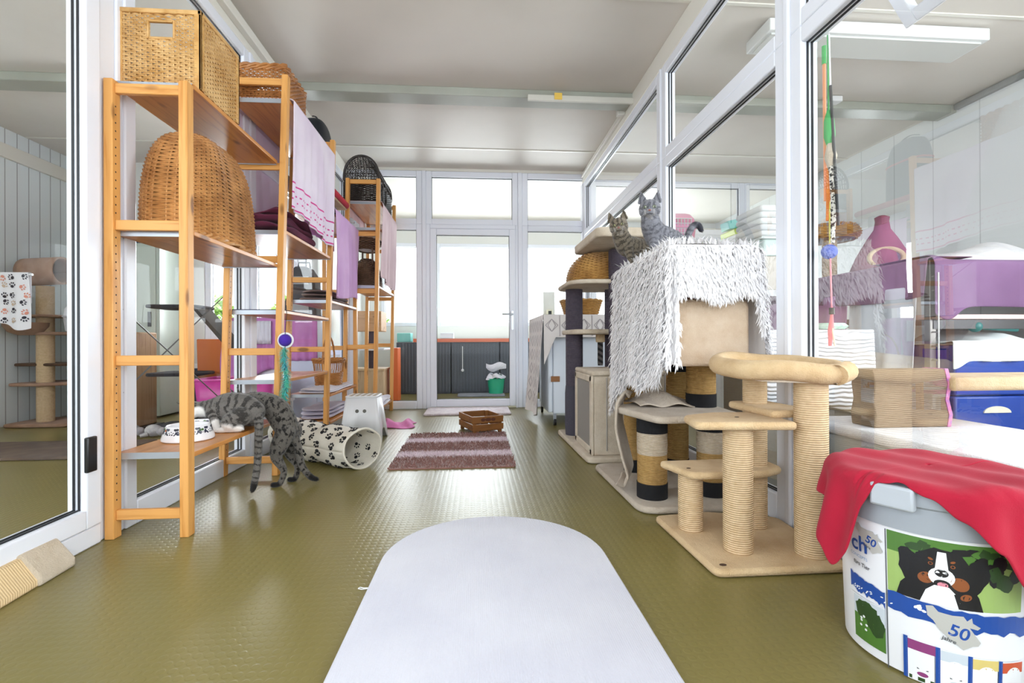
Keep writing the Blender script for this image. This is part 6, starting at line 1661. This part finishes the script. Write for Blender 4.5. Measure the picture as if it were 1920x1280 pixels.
def coat(name, base, base2, dark, freq, spots=False, amp=1.):
    n = NT(name); v = n.obj()
    au = n.n('Attribute', attribute_name='u').outputs['Fac']; aw = n.n('Attribute', attribute_name='white').outputs['Fac']
    ad = n.n('Attribute', attribute_name='dark').outputs['Fac']; al = n.n('Attribute', attribute_name='light').outputs['Fac']
    nb = n.noise(v, 24, 3); nf = n.noise(v, 160, 3, .7)
    ph = n.math('ADD', n.math('MULTIPLY', au, freq), n.math('MULTIPLY', n.math('SUBTRACT', nb, .5), 12.))
    w = n.math('SINE', ph)
    if spots:
        w = n.math('SUBTRACT', n.math('MULTIPLY', n.n('TexNoise', {'Vector': n.obj((1, 1, .75)), 'Scale': 62, 'Detail': 1.5}).outputs[0], 5.2), 2.55)
        w = n.math('ADD', w, n.math('MULTIPLY', n.math('SINE', ph), .35))
    br = n.math('ADD', w, n.math('MULTIPLY', n.math('SUBTRACT', nf, .5), 1.6))
    m_ = n.n('MapRange', {'Value': br, 'From Min': .05, 'From Max': .75, 'To Min': 0., 'To Max': 1.}).outputs[0]
    m_ = n.math('MULTIPLY', m_, amp)
    m_ = n.math('MULTIPLY', m_, n.math('SUBTRACT', 1., n.math('MULTIPLY', al, .8)))
    m_ = n.math('MAXIMUM', m_, ad)
    c = n.mix(nf, rgb(base), rgb(base2))
    c = n.mix(n.math('MULTIPLY', al, .75), c, rgb('#b9b2aa'))
    c = n.mix(m_, c, rgb(dark)); c = n.mix(aw, c, rgb('#efece8'))
    n.set(col=c, rough=.85, spec=.15, sheen=.3); n.bump(nf, .6, .003); return n.m
def make_cat(name, label, loc, spine, limbs, tail, head, m, white=(), dark=(), light=(), voxel=.0036, eye='#a9b06a', group=None, extra=(), eyes=True):
    """spine/limbs/tail: (points, radii); head: (centre, forward, up, size)"""
    t = thing(name, label, 'cat', loc, group)
    mb = MB(loc); chains = []
    P, R = capsule(mb, *spine); chains.append((P, R, 0.))
    for pts, rad in limbs: P, R = capsule(mb, pts, rad); chains.append((P, R, 5.))
    P, R = capsule(mb, *tail); chains.append((P, R, 9.))
    for e in extra: ellipsoid(mb, *e)
    c, f, u, s = head; c = Vector(c); f = Vector(f).normalized(); u = Vector(u); u = (u-f*u.dot(f)).normalized(); r = f.cross(u)
    M = Matrix((r, f, u)).transposed()
    ellipsoid(mb, c, .046*s, .045*s, .041*s, M)
    ellipsoid(mb, c+f*.012*s-u*.012*s, .045*s, .034*s, .026*s, M)           # cheeks
    ellipsoid(mb, c+f*.038*s-u*.014*s, .021*s, .019*s, .0155*s, M)          # muzzle
    ellipsoid(mb, c+f*.040*s-u*.001*s, .010*s, .014*s, .012*s, M)           # nose bridge
    ellipsoid(mb, c+f*.032*s-u*.027*s, .013*s, .014*s, .009*s, M)           # chin
    for sx in (-1, 1):                                                      # ears: cupped cones
        b0 = c+r*sx*.027*s+u*.024*s-f*.004*s; tip = c+r*sx*.037*s+u*.077*s-f*.002*s
        Q = []
        for k in range(7):
            k_ = k/6; cc = b0*(1-k_)+tip*k_; w_ = .0235*s*(1-k_)**.8+.0015; Q.append((cc, w_))
        vs = []; fs = []; nn = 12
        for cc, w_ in Q:
            for j in range(nn):
                a = 2*pi*j/nn; vs.append(cc+r*(cos(a)*w_)+f*(sin(a)*max(w_*.34, .0026)-(.006*s if sin(a) > 0 else 0)*(1 if abs(cos(a)) < .7 else .4)*(w_/(.0235*s))))
        for i in range(6):
            for j in range(nn): fs.append((i*nn+j, i*nn+(j+1) % nn, (i+1)*nn+(j+1) % nn, (i+1)*nn+j))
        fs.append(tuple(range(nn-1, -1, -1))); fs.append(tuple(6*nn+j for j in range(nn))); mb.add(vs, fs)
    raw = mb.build('fur_raw', m, None, smooth=180); raw.location = (0, 0, 0)
    rm = raw.modifiers.new('r', 'REMESH'); rm.mode = 'VOXEL'; rm.voxel_size = voxel; rm.use_smooth_shade = True
    sm = raw.modifiers.new('s', 'SMOOTH'); sm.factor = .5; sm.iterations = 5
    dg = bpy.context.evaluated_depsgraph_get(); me = bpy.data.meshes.new_from_object(raw.evaluated_get(dg))
    bpy.data.objects.remove(raw)
    L = Vector(loc); N = len(me.vertices)
    au = [0.]*N; aw = [0.]*N; ad = [0.]*N; al = [0.]*N
    segs = []
    for P, R, off in chains:
        acc = off
        for i in range(len(P)-1):
            segs.append((P[i], P[i+1], (R[i]+R[i+1])/2, acc)); acc += (P[i+1]-P[i]).length
    flow = [None]*N
    for i, v in enumerate(me.vertices):
        p = v.co+L; best = 9; uu = 0
        for a, b, rr, acc in segs:
            d = b-a; q = max(0, min(1, (p-a).dot(d)/max(d.length_squared, 1e-9))); dist = (p-a-d*q).length-rr
            if dist < best: best = dist; uu = acc+q*d.length; flow[i] = d*(-1 if acc < 5 else 1)
        hp = p-c; hd = hp.length
        if hd < .055*s+.035*s*(hp.dot(u) > .02*s):
            lx, lz, ly = hp.dot(r), hp.dot(u), hp.dot(f)
            uu = 20+abs(lx)*1.1+ (0 if lz > 0 else .02) + (lz*.25)
            if ly > .030*s and lz < -.004*s and abs(lx) < .022*s: al[i] = .42
            if lz > .04*s and ly > -.001: al[i] = max(al[i], .25)
            # dark rims and cheek lines
            if abs(lz-.004*s) < .0035*s and .028*s < abs(lx): ad[i] = .6
        au[i] = uu
        for (cc, rr_) in white:
            k = (p-Vector(cc)).length/rr_
            if k < 1.15: aw[i] = max(aw[i], min(1, max(0, (1.15-k)/.3)))
        for (cc, rr_) in dark:
            k = (p-Vector(cc)).length/rr_
            if k < 1.2: ad[i] = max(ad[i], min(1, max(0, (1.2-k)/.4)))
        for (cc, rr_) in light:
            k = (p-Vector(cc)).length/rr_
            if k < 1.2: al[i] = max(al[i], min(1, max(0, (1.2-k)/.6)))
    for nm, arr in (('u', au), ('white', aw), ('dark', ad), ('light', al)):
        at = me.attributes.new(nm, 'FLOAT', 'POINT'); at.data.foreach_set('value', arr)
    me.materials.clear(); me.materials.append(m)
    me.polygons.foreach_set('use_smooth', [True]*len(me.polygons))
    body = bpy.data.objects.new('body', me); COL.objects.link(body); body.parent = t
    # short fur over the skin
    rr = random.Random(len(label)); fm = MB(); att = [[], [], [], []]
    for k in range(9000):
        i = rr.randrange(N); v = me.vertices[i]; nn = v.normal; hd = (v.co+L-c).length
        if hd < .06*s: fl_, ln = -f+nn*.8, .0045*s
        else: fl_, ln = flow[i], rr.uniform(.007, .012)
        fl_ = (fl_-nn*fl_.dot(nn));
        if fl_.length < 1e-6: continue
        fl_.normalize(); sd = fl_.cross(nn); b0 = v.co+sd*rr.uniform(-.002, .002); w_ = .0009
        fm.add([b0+sd*w_, b0-sd*w_, b0+fl_*ln+nn*ln*rr.uniform(.25, .5)], [(0, 1, 2)])
        for ar, src in zip(att, (au, aw, ad, al)): ar += [src[i]]*3
    fo = fm.build('fur', m, t, smooth=180, kind='stuff')
    for nm, arr in zip(('u', 'white', 'dark', 'light'), att):
        at = fo.data.attributes.new(nm, 'FLOAT', 'POINT'); at.data.foreach_set('value', arr)
    if not eyes: return t
    M_eye = mat(name+'_iris', eye, .08, spec=.6); M_pup = mat(name+'_pupil', '#0b0b0d', .1); M_nose = mat(name+'_nose', '#8f5c54', .5); M_lid = mat(name+'_lid', '#2a2624', .7)
    for sx in (-1, 1):
        ec = c+f*.0405*s+r*sx*.0195*s+u*.007*s; en = (f+r*sx*.35).normalized()
        q = MB(loc); ellipsoid(q, ec-en*.0045*s, .0098*s, .0085*s, .0082*s, M, 8); q.build('eyelid', M_lid, t)
        q = MB(loc); ellipsoid(q, ec-en*.0022*s, .0082*s, .0085*s, .0066*s, M, 8); e = q.build('eye', M_eye, t)
        q = MB(loc); ellipsoid(q, ec+en*.0052*s, .0026*s, .0018*s, .0048*s, M, 6); q.build('pupil', M_pup, e)
    q = MB(loc); ellipsoid(q, c+f*.0575*s-u*.0075*s, .0062*s, .0035*s, .0042*s, M, 6); q.build('nose', M_nose, t)
    q = MB(loc); mc = c+f*.0565*s-u*.0185*s
    q.tube([mc+r*.012*s-u*.003*s-f*.004*s, mc+r*.006*s-u*.0035*s, mc, mc-r*.006*s-u*.0035*s, mc-r*.012*s-u*.003*s-f*.004*s], .0011*s, 5); q.build('mouth', M_lid, t)
    for sx in (-1, 1):
        for k in range(4):
            b0 = c+f*.050*s-u*(.010+.003*k)*s+r*sx*.014*s; e_ = b0+r*sx*.040*s+u*(.010-.009*k)*s-f*.004*s
            MB(loc).tube([b0, (b0+e_)/2-u*.001, e_], [.0003, .00025, .0001], 3).build('whisker', M_white_plastic, t)
    return t
C1 = coat('grey_tabby_white', '#7f7a74', '#625e5b', '#221f1d', 215, amp=.82)
C2 = coat('spotted_tabby', '#756f68', '#5a5651', '#181615', 200, True, .95)
C3 = coat('brown_tabby', '#8c8170', '#6d6356', '#2a2520', 235, amp=.75)
C4 = coat('silver_tabby', '#8e8e94', '#707078', '#37373f', 235, amp=.62)
# 1: eating at the bowl, seen from the side
make_cat('tabby_cat', 'grey tabby cat with white chest and paws, eating on the low shelf', (-1.2, 2.52, .327),
    ([(-1.125, 2.535, .415), (-1.17, 2.535, .432), (-1.235, 2.53, .437), (-1.29, 2.525, .432), (-1.335, 2.52, .432), (-1.365, 2.52, .430)], [.062, .075, .076, .060, .044, .040]),
    [([(-1.15, 2.475, .40), (-1.195, 2.455, .37), (-1.14, 2.45, .348), (-1.215, 2.445, .340), (-1.245, 2.445, .338)], [.050, .040, .018, .013, .012]),
     ([(-1.15, 2.595, .40), (-1.195, 2.61, .37), (-1.14, 2.61, .348), (-1.215, 2.615, .340)], [.050, .040, .018, .012]),
     ([(-1.285, 2.485, .42), (-1.265, 2.462, .375), (-1.250, 2.455, .345), (-1.262, 2.450, .339)], [.034, .019, .014, .013]),
     ([(-1.285, 2.565, .42), (-1.265, 2.59, .375), (-1.250, 2.60, .345), (-1.262, 2.60, .339)], [.034, .019, .014, .013])],
    ([(-1.10, 2.52, .42), (-1.078, 2.505, .37), (-1.078, 2.50, .27), (-1.082, 2.495, .15), (-1.095, 2.49, .06), (-1.10, 2.485, .035)], [.026, .021, .0185, .017, .016, .013]),
    ((-1.392, 2.515, .428), (-.55, -.05, -.85), (-.85, -.05, .5), 1.0), C1,
    white=(((-1.355, 2.47, .415), .036), ((-1.25, 2.45, .36), .032), ((-1.26, 2.45, .34), .028), ((-1.20, 2.445, .335), .045), ((-1.15, 2.445, .335), .03), ((-1.245, 2.6, .345), .035)), dark=(((-1.1, 2.485, .04), .035),), light=(((-1.2, 2.48, .37), .04),))
# 2: standing on hind legs, front on the shelf
make_cat('tabby_cat', 'dark spotted tabby cat standing on its hind legs against the low shelf', (-1.05, 2.68, 0),
    ([(-1.005, 2.685, .285), (-1.025, 2.685, .335), (-1.06, 2.688, .395), (-1.115, 2.692, .435), (-1.175, 2.70, .452), (-1.225, 2.70, .452)], [.055, .066, .067, .058, .046, .038]),
    [([(-1.005, 2.655, .285), (-1.035, 2.640, .21), (-1.045, 2.638, .155), (-1.010, 2.640, .085), (-1.030, 2.640, .02), (-1.062, 2.638, .012)], [.052, .043, .029, .0165, .014, .014]),
     ([(-.995, 2.715, .285), (-1.01, 2.73, .21), (-1.015, 2.735, .155), (-.975, 2.735, .085), (-.985, 2.735, .02), (-1.015, 2.735, .012)], [.052, .042, .028, .016, .014, .014]),
     ([(-1.165, 2.665, .43), (-1.175, 2.655, .375), (-1.185, 2.652, .342), (-1.205, 2.652, .339)], [.030, .018, .013, .013]),
     ([(-1.165, 2.735, .43), (-1.175, 2.745, .375), (-1.185, 2.748, .342), (-1.205, 2.748, .339)], [.030, .018, .013, .013])],
    ([(-.985, 2.69, .275), (-.958, 2.69, .215), (-.945, 2.69, .14), (-.925, 2.69, .08), (-.885, 2.685, .036), (-.855, 2.68, .026)], [.026, .020, .018, .017, .016, .012]),
    ((-1.262, 2.70, .452), (-.9, 0, -.45), (-.4, 0, .9), .98), C2, dark=(((-.865, 2.682, .03), .036), ((-1.05, 2.638, .012), .03), ((-1.0, 2.735, .012), .03)))
# 3: peering from behind
make_cat('tabby_kitten', 'brown tabby kitten leaning forward on the white throw, lower than its neighbour', (.87, 2.63, 1.18),
    ([(1.00, 2.70, 1.245), (.95, 2.685, 1.27), (.89, 2.66, 1.285), (.84, 2.635, 1.295), (.81, 2.615, 1.33), (.795, 2.605, 1.36)], [.060, .066, .062, .057, .048, .043]),
    [([(.84, 2.60, 1.27), (.845, 2.585, 1.225), (.850, 2.575, 1.19), (.848, 2.56, 1.183)], [.030, .019, .015, .014]),
     ([(.875, 2.63, 1.27), (.885, 2.60, 1.225), (.89, 2.585, 1.19), (.888, 2.57, 1.183)], [.030, .019, .015, .014]),
     ([(1.0, 2.665, 1.24), (.97, 2.645, 1.21), (.98, 2.64, 1.19), (.95, 2.635, 1.185)], [.05, .035, .016, .014])],
    ([(1.03, 2.71, 1.22), (1.07, 2.70, 1.20), (1.10, 2.69, 1.195)], [.022, .018, .014]),
    ((.786, 2.595, 1.392), (-.30, -.92, -.22), (-.16, 0, 1), 1.10), C3, eye='#9c9a72')
# 4: sitting upright
make_cat('tabby_kitten', 'silver grey tabby kitten sitting upright on the throw, dark tail curled', (.98, 2.42, 1.18),
    ([(1.085, 2.455, 1.225), (1.045, 2.445, 1.25), (.985, 2.42, 1.275), (.925, 2.39, 1.295), (.888, 2.37, 1.335), (.875, 2.36, 1.375)], [.058, .070, .070, .064, .052, .044]),
    [([(.895, 2.355, 1.275), (.885, 2.335, 1.225), (.885, 2.325, 1.19), (.882, 2.312, 1.184)], [.032, .020, .0155, .015]),
     ([(.935, 2.36, 1.275), (.930, 2.335, 1.225), (.930, 2.325, 1.19), (.928, 2.312, 1.184)], [.032, .020, .0155, .015]),
     ([(1.06, 2.40, 1.235), (1.02, 2.375, 1.225), (1.05, 2.37, 1.19), (1.0, 2.345, 1.184)], [.056, .044, .018, .014])],
    ([(1.105, 2.475, 1.235), (1.118, 2.49, 1.285), (1.135, 2.49, 1.335), (1.158, 2.49, 1.372), (1.185, 2.49, 1.378), (1.202, 2.49, 1.352)], [.024, .019, .018, .0175, .0165, .013]),
    ((.868, 2.345, 1.418), (-.335, -.907, -.20), (0, 0, 1), 1.15), C4, dark=(((1.195, 2.49, 1.365), .034), ((1.165, 2.49, 1.378), .02), ((1.12, 2.49, 1.30), .012)), eye='#98a08a')
